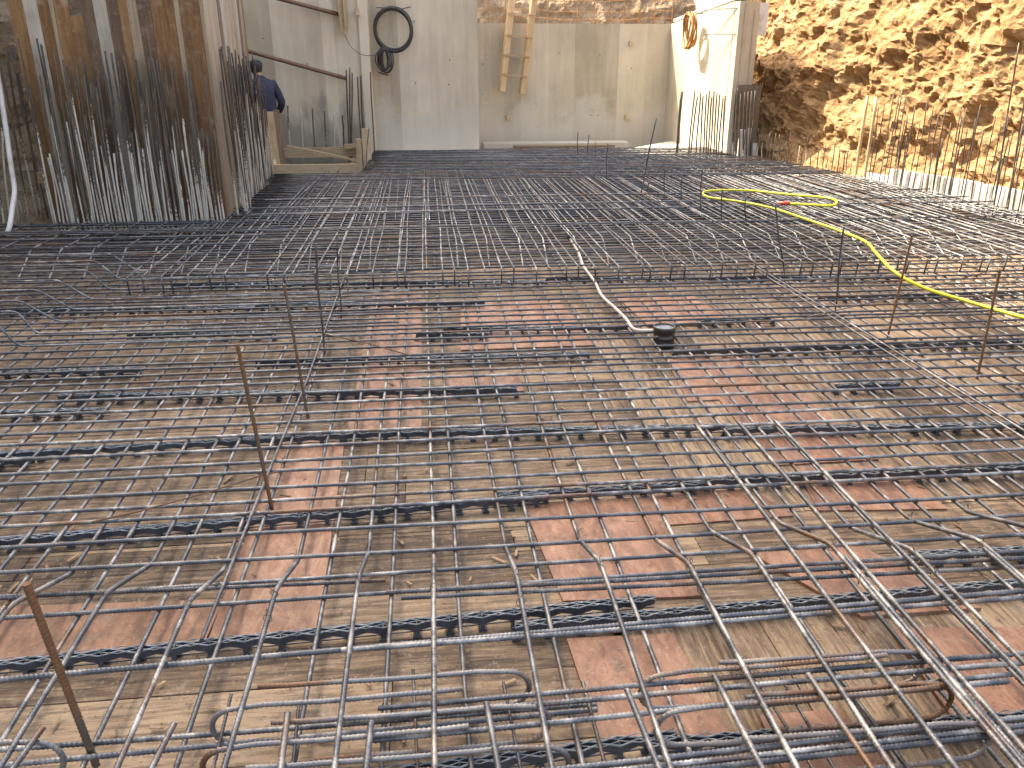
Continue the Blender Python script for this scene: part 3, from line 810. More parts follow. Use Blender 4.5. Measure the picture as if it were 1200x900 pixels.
# black pipe stub, conduit, hose
b0 = G(777, 406, FZ)
bk = empty('pipe_stub', tuple(b0), label='black ribbed plastic pipe stub standing in the middle of the mat', cat='pipe stub')
rr = .062; prof = [(0, rr*.96), (.02, rr*.96), (.022, rr*1.02), (.034, rr*1.02), (.036, rr*.97), (.07, rr*.97), (.072, rr*1.02), (.080, rr*1.02), (.082, rr*.97), (.118, rr*.98), (.121, rr*1.06), (.150, rr*1.06), (.156, rr*1.03), (.158, rr*.95), (.154, rr*.90), (.14, rr*.88)]
def lathe(prof, c, sides=32):
    m = MB()
    for z, r in prof:
        for k in range(sides): a = 2*math.pi*k/sides; m.v.append(Vector(c)+Vector((r*math.cos(a), r*math.sin(a), z)))
    for i in range(len(prof)-1):
        for k in range(sides):
            a = i*sides+k; b = i*sides+(k+1) % sides; m.face([a, b, b+sides, a+sides], None, .5, True)
    return m
prof = [(z*.84, r*1.04) for z, r in prof]; m = lathe(prof, b0, 36); part('sleeve', m, 'pipe_black', bk)
m = MB(); n = 24
for k in range(n): a = 2*math.pi*k/n; m.v.append(b0+Vector((rr*.92*math.cos(a), rr*.92*math.sin(a), .123)))
m.face(list(range(n))); part('cap_disc', m, 'plastic', bk)
def smooth_path(P, n=6):
    P = [Vector(p) for p in P]; out = []
    for i in range(len(P)-1):
        p0, p1, p2, p3 = P[max(i-1, 0)], P[i], P[i+1], P[min(i+2, len(P)-1)]
        for j in range(n):
            t = j/n
            out.append(.5*((2*p1)+(p2-p0)*t+(2*p0-5*p1+4*p2-p3)*t*t+(3*p1-p0-3*p2+p3)*t**3))
    out.append(P[-1]); return out
cp = [((668, 280), .10), ((678, 296), .09), ((684, 312), .06), ((697, 330), .035), ((705, 346), .03), ((722, 362), .03), ((734, 374), .035), ((744, 386), .03), ((768, 387), .03)]
m = MB(); P = smooth_path([G(*p, z) for p, z in cp]); m.tube(P, .0092, 10)
cd = empty('conduit_pipe', tuple(P[0]), label='pale pink flexible conduit pipe snaking from under the hooked bars to the black stub', cat='conduit pipe')
part('pipe', m, 'conduit', cd)
m = MB(); m.tube([P[0]+Vector((-.005, .05, .02)), P[0]], .02, 10); part('end_socket', m, 'pipe_black', cd)
hp = [((950, 240), .2), ((975, 241), .2), ((980, 236), .2), ((970, 232), .2), ((925, 228), .2), ((880, 223.5), .2), ((842, 223), .2), ((825, 225), .2), ((830, 231), .2), ((868, 236.5), .2), ((905, 244), .2), ((945, 257), .2), ((985, 271), .2), ((1014, 283), .2), ((1028, 298), .19), ((1050, 320), .14), ((1085, 338), .08), ((1130, 352), .05), ((1200, 372), .04), ((1300, 396), .035)]
m = MB(); P = smooth_path([G(924+0, 238.5, .2)]+[G(*p, z) for p, z in hp]); m.tube(P, .0125, 10)
hs = empty('garden_hose', tuple(P[0]), label='bright yellow hose looping over the upper mat and off to the right', cat='hose')
part('tube', m, 'hose', hs)
m = MB(); a = G(911, 238, .2); d = (P[0]-a); m.tube([a, a+d*.3, a+d*.32, a+d*.8, a+d*.82, P[0]+d*.15], [.012, .012, .021, .021, .016, .016], 10); part('connector', m, 'redfit', hs)

# ------------------------------------------------------------------ walls
def board_wall(name, a, b, z0, z1, thick, nrm, mat, label, widths=(.25, .5), cat='concrete wall', parent=None):
    """upright wall between plan points a, b; vertical board marks are strips of slightly different depth"""
    a, b = Vector((*a, 0)), Vector((*b, 0)); d = (b-a).normalized(); L = (b-a).length; nv = Vector(nrm)
    m = MB(); x = 0
    ang = math.atan2(d.y, d.x); Rm = Matrix.Rotation(ang, 3, 'Z')
    while x < L-.01:
        w = min(rnd(*widths), L-x)
        if L-x-w < .1: w = L-x
        e = rnd(0, .009)
        c = a+d*(x+w/2)+nv*(e/2-thick/2)
        m.box((c.x, c.y, (z0+z1)/2), (w, thick+e, z1-z0), Rm)
        x += w
    return m
def wall_thing(name, mb_, mat, org, label):
    return solo(name, mb_, mat, org, label=label, cat='concrete wall')
w0 = wall_thing('concrete_wall', board_wall('w', (-4.2, 14.2), (-.98, 14.2), -.4, 3.6, .3, (0, -1, 0), '', '', (.16, .4)), 'conc_damp', (-2.5, 14.2, -.4), 'pale board-marked concrete wall with damp foot behind the worker')
m = board_wall('w', (-.98, 14.12), (-.838, 14.12), -.4, 3.6, .75, (0, -1, 0), '', '', (.07, .08)); part('corner_strip', m, 'conc', w0)
w1 = wall_thing('concrete_wall', board_wall('w', (-.84, 14.56), (.93, 14.56), -.4, 3.6, .35, (0, -1, 0), '', '', (.42, .6)), 'conc', (0, 14.56, -.4), 'concrete wall panel with black pipe coil hanging at its left')
w2 = wall_thing('concrete_wall', board_wall('w', (.6, 17.15), (4.97, 17.15), -.4, 2.24, .3, (0, -1, 0), '', '', (.22, .62)), 'conc_far', (2.8, 17.15, -.4), 'buff concrete end wall behind the ladder, in shade')
mret = board_wall('w', (.93, 14.57), (.93, 17.15), -.4, 3.6, .3, (1, 0, 0), '', '', (.4, .6)); part('return_face', mret, 'conc', w1)
w3m = MB()
m = MB()
# right wall: top rises a little towards the camera
def prism(m, quad, thick_v, tone=.5):
    q = [Vector(p) for p in quad]; n = len(m.v); t = Vector(thick_v)
    m.v += q+[p+t for p in q]
    for f in ((0, 1, 2, 3), (7, 6, 5, 4), (0, 4, 5, 1), (1, 5, 6, 2), (2, 6, 7, 3), (3, 7, 4, 0)):
        m.face([n+i for i in f], [(m.v[n+i].y, m.v[n+i].z) for i in f], tone)
ys_ = [17.15, 16.7, 15.9, 15.2, 14.5, 13.62]
for y0, y1 in zip(ys_, ys_[1:]):
    z0t, z1t = 2.24+(17.15-y0)*.055, 2.24+(17.15-y1)*.055
    e = rnd(0, .006)
    prism(m, [(4.95-e, y0, -.4), (4.95-e, y1+.001, -.4), (4.95-e, y1+.001, z1t), (4.95-e, y0, z0t)], (.26+e, 0, 0), rnd(.2, .9))
w3 = wall_thing('concrete_wall', m, 'screed', (4.95, 15.3, -.4), 'sunlit side wall with rusty rope coil and diagonal shadow edge')
m = MB(); m.box((5.115, 13.50, 1.0), (.33, .20, 2.85), tone=.25); m.box((5.06, 13.392, 1.0), (.05, .02, 2.8), tone=.1); m.box((5.20, 13.395, .95), (.02, .025, 2.7), tone=.1)
part('end_pillar', m, 'conc_far', w3)
m = MB(); m.box((5.12, 15.3, 2.40), (.3, 3.5, .05), Matrix.Rotation(-.055, 3, 'X'), .9); part('coping', m, 'foam', w3)
# tie holes
def tie_hole(par, x, y, z, nrm=(0, -1, 0)):
    m = MB(); n = Vector(nrm); c = Vector((x, y, z))
    m.tube([c, c+n*.012], [.012, .010], 8); m.tube([c+n*.012, c+n*.02], [.005, .004], 6)
    part('tie_hole', m, 'stain', par)
for px, py in [(485, 25), (527, 70), (487, 97), (526, 99)]: p = AY(px, py, 14.55); tie_hole(w1, p.x, 14.552, p.z)
for px, py in [(566, 75), (566, 110), (656, 62), (703, 64), (740, 80), (692, 135), (701, 135)]: p = AY(px, py, 17.14); tie_hole(w2, p.x, 17.142, p.z)
for px, py in [(308, 45), (360, 75)]: p = AY(px, py, 14.19); tie_hole(w0, p.x, 14.192, p.z)
for px, py in [(740, 51), (735, 137), (596, 138)]:
    p = AY(px, py, 17.1); m = MB(); m.box((p.x, 17.115, p.z), (.085, .07, .085), tone=.8); part('spacer_block', m, 'timber', w2)
# ledges
m = MB()
prism(m, [G(438, 187.5), G(604, 187.5), G(590, 179.5), G(438, 181)], (0, 0, .05), .7); solo('concrete_ledge', m, 'screed', tuple(G(520, 185)), label='pale concrete ledge at the foot of the coil wall', cat='ledge')
m = MB(); prism(m, [G(722, 181, .0), G(798, 189, .0), G(872, 189, .0), G(800, 166, .0)], (0, 0, .06), .8); solo('concrete_ledge', m, 'screed', tuple(G(800, 183)), label='sunlit concrete ledge at the foot of the side wall', cat='ledge')
m = MB(); p, q = AY(566, 172, 16.6), AY(735, 171, 16.6); m.box(((p.x+q.x)/2, 16.7, .0), (q.x-p.x, .5, .09), tone=.75); solo('kicker_plank', m, 'screed', (2.8, 16.7, -.05), label='long pale kicker strip along the foot of the end wall', cat='kicker')
m = MB(); p, q = AY(604, 175, 15.9), AY(722, 175, 15.9); m.box(((p.x+q.x)/2, 16.15, .0), (q.x-p.x, .25, .07), tone=.3); solo('kicker_plank', m, 'board_tan', (2.4, 16.1, -.05), label='shorter weathered timber kicker in front of the long pale one', cat='kicker')

# mesh of bars above the end wall
m = MB(); x = .7
while x < 5.0:
    m.tube([(x, 17.25, 2.1), (x+rnd(-.02, .02), 17.25+rnd(-.02, .02), 3.0)], .007, 5); x += rnd(.26, .36)
for z in (2.33, 2.47, 2.66, 2.85): m.tube([(.6+.3*i, 17.24+wob(i*.7, z*3, .01), z+wob(i*.5, z, .02)) for i in range(16)], .006, 5)
solo('wall_mesh', m, 'rope', (2.8, 17.25, 2.1), label='grid of starter bars rising from the top of the end wall', cat='rebar grid')

# earth banks
def bank(name, path, hgt, lean, mat, label, amp, nu, nv, seed, plateau=55, side=1, vis=None, turn=None):
    """path: plan polyline of the foot; lean: how far the face leans back per metre"""
    P = [Vector((x, y, 0)) for x, y in path]
    L = [0]
    for a, b in zip(P, P[1:]): L.append(L[-1]+(b-a).length)
    def at(d):
        for i in range(len(P)-1):
            if d <= L[i+1] or i == len(P)-2:
                k = (d-L[i])/(L[i+1]-L[i]); return P[i].lerp(P[i+1], k), (P[i+1]-P[i]).normalized()
    m = MB(); rows = nv+3
    for i in range(nu+1):
        # smoothed normal
        d = L[-1]*i/nu; p, _ = at(d); pa, _ = at(max(0, d-.8)); pb, _ = at(min(L[-1], d+.8))
        t = (pb-pa).normalized(); nrm = Vector((t.y, -t.x, 0))*side     # points away from the pit
        for j in range(rows):
            z = -.45+(hgt+.45)*min(j, nv)/nv
            q = Vector((p.x, p.y, 0))+nrm*(max(0, z)*lean)
            s = Vector((q.x, q.y, z))
            w = min(1, max(0, (z+.2)/.5))
            f = (mn.fractal(s*.55+Vector((seed, 0, 0)), 1, 2, 3)*.5 + abs(mn.noise(s*1.3+Vector((0, seed, 0))))*.35
                 + mn.fractal(s*2.4+Vector((seed, 3, 0)), .8, 2.1, 4)*.26 + mn.fractal(s*8+Vector((seed, 7, 0)), .6, 2.1, 4)*.10 + mn.ridged_multi_fractal(s*7, .8, 2.1, 3, 1, 2)*.035)
            dv = mn.noise_vector(s*3.5+Vector((seed, 9, 4)))*.055*w*amp+mn.noise_vector(s*10+Vector((seed, 2, 4)))*.025*w*amp
            if j <= nv: m.v.append(s+nrm*(f*amp*w*.42)+dv)
            else: m.v.append(s+nrm*(f*amp*.4+(1.5 if j == nv+1 else plateau))+Vector((0, 0, .1)))
    for i in range(nu):
        for j in range(rows-1):
            a = i*rows+j; b = a+rows
            q = [a, b, b+1, a+1] if side > 0 else [a, a+1, b+1, b]
            m.face(q, None, .5, j >= nv)
    return solo(name, m, mat, (P[len(P)//2].x, P[len(P)//2].y, -.45), label=label, cat='earth bank')
bank('earth_bank', [(9.2, -6), (8.0, 2), (7.3, 5.5), (6.85, 7.7), (6.25, 10.2), (5.9, 12.2), (5.62, 13.8), (5.7, 18.2)], 4.4, .2, 'earth', 'crumbling ochre earth bank in full sun at the right', 1.0, 520, 150, 3.3, 55, 1)
bank('earth_bank', [(.4, 17.6), (3.0, 17.65), (6.5, 17.9)], 4.6, .75, 'earth_dull', 'tan earth slope behind the bars on top of the end wall', .8, 110, 60, 8.1, 55, -1)
bank('earth_bank', [(-7.0, -6), (-6.2, 4), (-5.9, 8.4), (-4.6, 9.5), (-3.4, 9.8), (-3.3, 12.0), (-3.7, 14.6)], 4.4, .06, 'earth_dull', 'dark earth bank behind the brown formwork at left', .6, 190, 70, 5.7, 55, -1)

# ------------------------------------------------------------------ brown formwork at left
random.seed(5)
fw = empty('board_formwork', (-2.9, 8.3, -.08), label='tall formwork of brown and grey upright boards at the left', cat='formwork')
FA, FB, FC = Vector((-3.80, 8.42, 0)), Vector((-1.99, 8.22, 0)), Vector((*G(305, 208)[:2], 0))
def fboard(a, b, z0, z1, mat, th=.028, out=(0, -1, 0), tone=None):
    a, b = Vector(a), Vector(b); d = b-a; L = d.length; c = (a+b)/2+Vector(out)*(th/2+rnd(0, .006))
    m = MB(); m.box((c.x, c.y, (z0+z1)/2), (L-.002, th, z1-z0), Matrix.Rotation(math.atan2(d.y, d.x), 3, 'Z'), tone)
    part('board', m, mat, fw)
def onface(px, py=130):
    """plan point on the near face seen at this pixel"""
    d = Vector(ray(px, py)); e = FB-FA
    # solve d*t (plan) on line FA + e*s
    den = d.x*e.y-d.y*e.x; t = (FA.x*e.y-FA.y*e.x)/den
    return Vector((d.x*t, d.y*t, 0))
# edges of the boards, read along y = 130 of the photograph
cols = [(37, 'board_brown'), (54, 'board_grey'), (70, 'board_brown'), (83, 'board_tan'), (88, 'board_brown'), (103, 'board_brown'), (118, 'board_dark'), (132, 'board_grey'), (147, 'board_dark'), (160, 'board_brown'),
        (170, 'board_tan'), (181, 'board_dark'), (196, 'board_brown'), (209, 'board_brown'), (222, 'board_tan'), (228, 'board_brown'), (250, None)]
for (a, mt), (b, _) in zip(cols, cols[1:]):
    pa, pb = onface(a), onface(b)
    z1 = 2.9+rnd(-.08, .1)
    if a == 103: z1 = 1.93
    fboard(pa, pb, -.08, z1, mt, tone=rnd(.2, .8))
# side face
ed = onface(250); x = 0; side = FC-Vector((ed.x, ed.y, 0)); SL = side.length; sd = side.normalized(); i = 0
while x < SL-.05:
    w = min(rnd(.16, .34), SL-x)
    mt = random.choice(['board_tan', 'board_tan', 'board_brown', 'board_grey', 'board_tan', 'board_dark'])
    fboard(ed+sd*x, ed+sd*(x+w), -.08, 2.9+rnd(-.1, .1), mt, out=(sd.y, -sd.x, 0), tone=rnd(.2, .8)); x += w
for z in (.5, 1.5, 2.5):
    m = MB(); a, b = FA+Vector((0, .06, z)), Vector((ed.x, ed.y+.06, z)); c = (a+b)/2
    m.box(tuple(c), ((b-a).length-.1, .08, .1), Matrix.Rotation(math.atan2((b-a).y, (b-a).x), 3, 'Z')); part('waler', m, 'timber_dark', fw)
# starter bars in front of it
def starter(top, bot, z0, label, group, mat='starter', r=.008, Y=None, wobble=.006):
    if Y is None: b = G(*bot, z0)
    else: b = AY(*bot, Y); b.z = z0
    t = AY(*top, b.y); m = MB(); k = rnd(0, 9); n = 7
    m.tube([b.lerp(t, i/n)+Vector((wobble*math.sin(i*.9+k), wobble*math.cos(i*.7+k), 0)) for i in range(n+1)], r, 7)
    return solo('starter_bar', m, mat, tuple(b), label=label, cat='starter bar', group=group)
g1 = 'starter bars before the brown formwork'
tops = [(20, 45), (42, 45), (47, 52), (62, 58), (73, 70), (79, 78), (88, 80), (97, 70), (98, 88), (107, 95), (113, 92), (122, 60), (124, 95), (131, 62), (134, 61), (138, 66), (144, 64), (147, 70), (155, 62), (158, 70), (168, 130), (173, 66), (176, 72), (179, 68), (183, 70), (187, 73), (193, 80), (200, 76), (206, 85), (216, 84), (221, 80), (228, 150), (236, 150)]
random.seed(9)
starters = []
for n, (tx, ty) in enumerate(tops):
    yb = 268+rnd(-3, 4)
    sl = .214*(600-tx)/580
    bx = tx+(yb-ty)*(sl)*(600-tx)/(600-tx)*.93
    starters.append((tx, ty, bx+rnd(-2, 2), yb))
for q in range(44):
    bx = 66+q*4.6+rnd(-2, 2); ty = rnd(85, 185); tx = bx-(268-ty)*.2*(600-bx)/540
    starters.append((tx, ty, bx, 269+rnd(-3, 3)))
starters.sort(key=lambda s: s[2])
for n, (tx, ty, bx, by) in enumerate(starters):
    fy = onface(bx-(by-130)*0, 0).y if 0 else 8.02+(262-bx)*.0012
    starter((tx, ty), (bx, by), -.05, '%s cement-splashed starter bar from the left along the front of the brown formwork' % ordw(n+1), g1, r=rnd(.008, .0105), Y=fy)
g2 = 'starter bars along the side of the brown formwork'
ns = 44
for n in range(ns):
    k = n/(ns-1); y = 8.25+3.95*k**1.0
    x = ed.x+(FC.x-ed.x)*k+.09+rnd(-.02, .09)
    h = (1.63 if n % 4 else 1.5)+rnd(-.12, .12)-(.28 if k > .8 else 0)
    m = MB(); kk = rnd(0, 9); lx = rnd(-.03, .03)
    m.tube([(x+lx*i/7+.006*math.sin(i+kk), y+.006*math.cos(i+kk), -.05+h*i/7) for i in range(8)], rnd(.0085, .0105), 7)
    solo('starter_bar', m, 'starter', (x, y, -.05), label='%s starter bar along the side face of the brown formwork, counted from its corner' % ordw(n+1), cat='starter bar', group=g2)
g3 = 'starter bars left of the brown formwork'
for n, (tx, ty, bx, by, mt) in enumerate([(2, 150, 12, 268, 'starter'), (-6, 70, 24, 262, 'starter'), (-2, 62, 36, 262, 'starter'), (6, 60, 44, 258, 'starter'), (16, 52, 50, 256, 'starter'), (-12, 150, 6, 275, 'starter'), (-10, 100, 28, 258, 'starter'), (12, 56, 56, 256, 'starter_bare')]):
    starter((tx, ty), (bx, by), -.05, ['thin', 'pale', 'cement-coated', 'pale leaning', 'tall pale', 'short', 'rough', 'dark'][n]+' starter bar left of the brown formwork, %s by foot from left' % ordw([2, 3, 5, 6, 7, 1, 4, 8][n]), g3, mt, .0105)
pts = smooth_path([AY(-6, 70, 8.1), AY(4, 130, 8.0), AY(13, 195, 7.95), AY(17, 222, 7.9), AY(15, 240, 7.8), AY(12, 262, 7.7), AY(8, 276, 7.65)])
m = MB(); m.tube(pts, .022, 10); solo('white_pipe', m, 'pvc', tuple(pts[-1]), label='white plastic pipe curving down beside the starter bars at far left', cat='pipe')

# ------------------------------------------------------------------ back corner: frame, props, coils, ladder
fr = empty('timber_box', (-1.65, 12.65, 0), label='low timber box frame with a slanting stick before the damp wall', cat='timber frame')
def fbox(a, b, w, h, name='rail', mat='timber', par=None):
    a, b = Vector(a), Vector(b); d = b-a; m = MB()
    rot = d.to_track_quat('X', 'Z').to_matrix()
    m.box(tuple((a+b)/2), (d.length, w, h), rot); part(name, m, mat, par or fr)
A, B = G(320, 203), G(419, 202)
fbox(A+Vector((0, 0, .06)), B+Vector((0, 0, .06)), .04, .13)
A2, B2 = AY(320, 180, 13.7), AY(420, 177, 13.7)
fbox(A2, B2, .04, .15)
fbox(A+Vector((.03, .04, .08)), A2+Vector((.03, -.03, -.02)), .04, .11)
fbox(B+Vector((.02, .04, .30)), B2+Vector((.02, -.03, .02)), .04, .12)
p = G(422, 204); fbox(p+Vector((0, 0, -.02)), p+Vector((.01, 0, .50)), .07, .08, 'post')
p2 = p+Vector((.10, .35, 0)); fbox(p2+Vector((0, 0, -.02)), p2+Vector((.0, 0, .62)), .03, .12, 'post')
fbox(AY(336, 171, 13.0), AY(417, 188, 12.75), .03, .035, 'stick'); fbox(AY(405, 194, 13.0), AY(418, 188, 12.9), .025, .03, 'stick')
fbox(AY(404, 172, 13.6), AY(422, 170, 13.6), .05, .07, 'stick')
for n, (x0, x1, ty, lab) in enumerate([(309, 319, 128, 'upright pale board beside the worker, left one'), (318, 326, 131, 'upright pale board beside the worker, middle one'), (326, 333, 129, 'upright brown edged board beside the worker, right one')]):
    a, b = AY(x0, 178, 13.0+.03*n), AY(x1, 178, 13.0+.03*n); t = AY(x0-1, ty, 13.0)
    m = MB(); m.box(((a.x+b.x)/2, a.y, (t.z-.05)/2), (b.x-a.x-.004, .03, t.z+.05), Matrix.Rotation(-.03, 3, 'Y')); solo('upright_board', m, 'timber_dark' if n == 2 else 'timber', ((a.x+b.x)/2, a.y, -.05), label=lab, cat='board', group='upright boards by the worker')
def pole(a, b, r, label):
    m = MB(); m.tube([a.lerp(b, i/4) for i in range(5)], r, 10); solo('prop_tube', m, 'prop', tuple(b), label=label, cat='prop tube', group='rusty tubes lying against the damp wall')
pole(AY(318, -4, 13.9), AY(398, 17, 14.1), .032, 'rusty tube slanting across the top of the damp wall')
pole(AY(284, 58, 13.7), AY(406, 92, 14.1), .030, 'rusty tube slanting down the middle of the damp wall')
def hang(p0, p1, w, y, label, mat='timber'):
    a, b = AY(*p0, y), AY(*p1, y); d = b-a; m = MB(); rot = d.to_track_quat('Z', 'Y').to_matrix()
    m.box(tuple((a+b)/2), (w, .045, d.length), rot); solo('timber_piece', m, mat, tuple(b), label=label, cat='timber piece', group='short timbers nailed on the damp wall')
hang((396, -14), (401, 41), .10, 14.05, 'short timber nailed to the wall at the end of the upper tube, left one')
hang((403, -14), (406, 33), .09, 14.1, 'short timber nailed to the wall at the end of the upper tube, right one')
hang((419, 10), (419.5, 17.5), .125, 14.08, 'small brown wood block fixed high on the wall corner')
# corner starter bars
g4 = 'starter bars at the damp wall'
for n, (tx, ty, bx, by, Y, mt, lab) in enumerate([(337, 124, 341, 190, 14.0, 'starter', 'short wall starter bar, first right of the upright boards'), (352, 127, 356, 190, 14.0, 'starter', 'short wall starter bar, second right of the upright boards'),
    (366, 127, 370, 190, 14.0, 'starter', 'short wall starter bar, third right of the upright boards'), (380, 130, 384, 190, 14.0, 'starter', 'short wall starter bar, fourth right of the upright boards'),
    (391, 131, 393, 190, 14.0, 'starter', 'short wall starter bar, fifth right of the upright boards'), (401, 135, 404, 180, 14.0, 'starter_bare', 'short dark wall starter bar, sixth right of the upright boards'),
    (406, 82, 409, 190, 13.9, 'starter_bare', 'tall dark starter bar, left of three close together at wall corner'), (409.5, 79, 411, 190, 13.95, 'starter_bare', 'tall dark starter bar, middle of three close together at wall corner'),
    (412.5, 85, 412, 190, 13.9, 'starter_bare', 'tall dark starter bar, right of three close together at wall corner'), (419, 90, 423, 170, 13.9, 'starter_bare', 'tall dark starter bar, left of a pair at wall corner'),
    (422.5, 89, 425.5, 170, 13.9, 'starter_bare', 'tall dark starter bar, right of a pair at wall corner'), (434, 84, 439, 186, 13.9, 'starter_bare', 'tall leaning dark starter bar on the corner strip')]):
    starter((tx, ty), (bx, by), -.05, lab, g4, mt, .012, Y, .004)
    
# coil of black pipe
c = AY(461, 35, 14.42); m = MB()
for t in range(5):
    pts = []
    for j in range(49):
        a = 2*math.pi*j/48; r = .325-.018*(t % 3)+.006*math.sin(a*2+t)
        pts.append(c+Vector((r*.94*math.cos(a), -.03-.022*(t//2)+.01*math.sin(a+t), r*1.03*math.sin(a))))
    m.tube(pts, .016, 8, cap=False)
cl = empty('pipe_coil', tuple(c), label='large black pipe coil hung on the concrete wall', cat='pipe coil'); part('turns', m, 'pipe_black', cl)
m = MB(); m.tube([AY(441, 9, 14.4), AY(468, 9.5, 14.36)], .007, 6); m.tube([AY(462, 12.5, 14.36), AY(481, 8, 14.5)], .009, 6); part('hanger', m, 'rebar_dark', cl)
c = AY(451, 70, 14.40); m = MB(); random.seed(3)
for t in range(14):
    rx, rz = rnd(.035, .13), rnd(.14, .20); ox = rnd(-.03, .03)
    m.tube([c+Vector((ox+rx*math.cos(2*math.pi*j/24), -.02-.009*t+.015*math.sin(4*math.pi*j/24), rz*math.sin(2*math.pi*j/24)-rnd(0, .003))) for j in range(25)], .010, 6, cap=False)
cb = empty('cable_coil', tuple(c), label='small dark cable coil hung below the pipe coil', cat='cable coil'); part('turns', m, 'cable', cb)
m = MB(); m.tube([AY(447, 58, 14.4), AY(462, 61, 14.35)], .008, 6); m.tube([AY(444, 85, 14.5), AY(455, 88, 14.4)], .01, 6); part('peg', m, 'rebar_dark', cb)
pts = smooth_path([AY(404, 40, 14.0), AY(410, 53, 14.0), AY(420, 62, 14.02), AY(430, 65, 14.05), AY(441, 64.5, 14.35)]); m = MB(); m.tube(pts, .005, 6)
solo('loose_cable', m, 'cable', tuple(pts[0]), label='thin dark cable drooping from the short timbers to the cable coil', cat='cable')
# ladder against the end wall
def lad(px, py, y=16.95): return AY(px, py, y)
l0, l1 = lad(588, 107, 16.9), lad(602, -20, 17.05); r0, r1 = lad(612, 110, 16.9), lad(628, -20, 17.05)
ld = empty('timber_ladder', tuple(l0), label='pale timber ladder hanging against the end wall', cat='ladder')
def lbox(a, b, w, d_, nm):
    v = b-a; m = MB(); rot = v.to_track_quat('X', 'Y').to_matrix(); m.box(tuple((a+b)/2), (v.length, d_, w), rot); part(nm, m, 'timber', ld)
lbox(l0, l1, .07, .125, 'rail'); lbox(r0, r1, .07, .125, 'rail')
for k in (.16, .34, .52, .72, .90):
    lbox(l0.lerp(l1, k)+Vector((-.06, -.045, .01)), r0.lerp(r1, k)+Vector((.05, -.045, .0)), .055, .03, 'rung')
# rope coil on the side wall
c = AX(813, 36, 4.80); m = MB(); random.seed(4)
for t in range(10):
    ry, rz = rnd(.20, .27), rnd(.26, .31); oy = rnd(-.03, .03)
    m.tube([c+Vector((-.02-.012*t+.02*math.sin(4*math.pi*j/28+t), oy+ry*math.cos(2*math.pi*j/28), rz*math.sin(2*math.pi*j/28))) for j in range(29)], .013, 6, cap=False)
rc = empty('rope_coil', tuple(c), label='rust brown rope coil hung on the sunlit side wall', cat='rope coil'); part('turns', m, 'rope', rc)
m = MB(); m.tube([c+Vector((.16, 0, .28)), c+Vector((-.16, 0, .30))], .01, 6); part('hook', m, 'rebar_dark', rc)
# wires sticking out of the pillar
for n, (a, b, lab) in enumerate([((823, 12), (864, 14), 'bent bar end sticking from the pillar top, upper one'), ((826, 40), (862, 32), 'bent bar end sticking from the pillar, lower one')]):
    p, q = AX(*b, 5.0), AX(*a, 4.7); p = Vector((4.97, 13.42, q.z-.02)); m = MB(); m.tube(bend([p+Vector((.0, .0, -.25)), p, q], .04), .009, 6); solo('bent_end', m, 'rebar_dark', tuple(p), label=lab, cat='bar end', group='bar ends sticking out of the pillar')
# foam sheet on top of the pillar, wet stain boards
m = MB(); a, b = AY(873, 3, 13.62), AY(889, 41, 13.62); m.box(((a.x+b.x)/2+.06, 13.64, (a.z+b.z)/2), (b.x-a.x+.12, .05, a.z-b.z)); solo('foam_sheet', m, 'foam', (a.x, 13.64, b.z), label='white foam sheet standing at the top of the pillar', cat='foam sheet')
m = MB(); a, b = AY(866, 104, 13.3), AY(884, 190, 13.3); m.box(((a.x+b.x)/2, 13.34, .55), (b.x-a.x, .02, 1.3)); solo('stained_board', m, 'stain', (a.x, 13.3, -.05), label='dark stained board standing at the foot of the pillar', cat='board')
for n, (x0, x1, ty) in enumerate([(863, 870, 152), (871, 877, 150), (879, 886, 168)]):
    a, b = AY(x0, 192, 13.2), AY(x1, 192, 13.2); t = AY(x0, ty, 13.2); m = MB(); m.box(((a.x+b.x)/2, 13.22, (t.z-.05)/2), (b.x-a.x-.01, .03, t.z+.05)); solo('foam_strip', m, 'foam', (a.x, 13.2, -.05), label='%s narrow white foam strip at the pillar foot' % ['left', 'middle', 'shortest right'][n], cat='foam strip', group='foam strips at the pillar foot')
g5 = 'starter bars before the side wall'
for n, (tx, ty, bx, by) in enumerate([(799, 107, 792, 186), (814, 106, 806, 187), (817, 113, 808, 187), (821, 108, 815, 187), (824, 112, 820, 187), (828, 110, 824, 187), (831, 106, 827, 188), (834, 114, 829, 188), (837, 107, 832, 188), (840, 110, 836, 188), (843, 111, 839, 188), (847, 115, 841, 189), (850, 112, 845, 190),
        (862, 104, 858, 191), (865, 103, 861, 191), (868, 110, 866, 192), (873, 108, 870, 192), (877, 107, 874, 193), (881, 107, 877, 193), (885, 106, 880, 194), (889, 150, 886, 194)]):
    starter((tx, ty), (bx, by), -.05, '%s starter bar from the left in front of the sunlit wall and pillar' % ordw(n+1), g5, 'starter_bare', .0125 if n else .024, 13.25-(.1 if n > 12 else 0), .005)
# bars along the earth bank
random.seed(31)
g6 = 'starter bars along the earth bank'
def foot(px, py): return G(px, py, -.05)
lineb = [(890, 197), (1000, 224), (1100, 243), (1200, 264)]
def liney(px):
    for (a, b), (c_, d_) in zip(lineb, lineb[1:]):
        if px <= c_ or c_ == 1200: return b+(d_-b)*(px-a)/(c_-a)
bb = []
for px in [892, 897, 901, 905, 910, 913, 917, 921, 926, 932, 937, 941, 948, 955, 961, 966, 972, 979, 984, 989, 993]: bb.append((px+rnd(-1, 1), rnd(28, 50), 0))
for px in [1000, 1010, 1019, 1027, 1036, 1042, 1047, 1053, 1061, 1068, 1077, 1083, 1089, 1096, 1104, 1110, 1118, 1126, 1135, 1143, 1150, 1157, 1166, 1175, 1184, 1193, 1204, 1216]: bb.append((px+rnd(-1, 1), rnd(92, 126), 1))
for q in range(14): bb.append((rnd(1005, 1230), rnd(60, 128), 1))
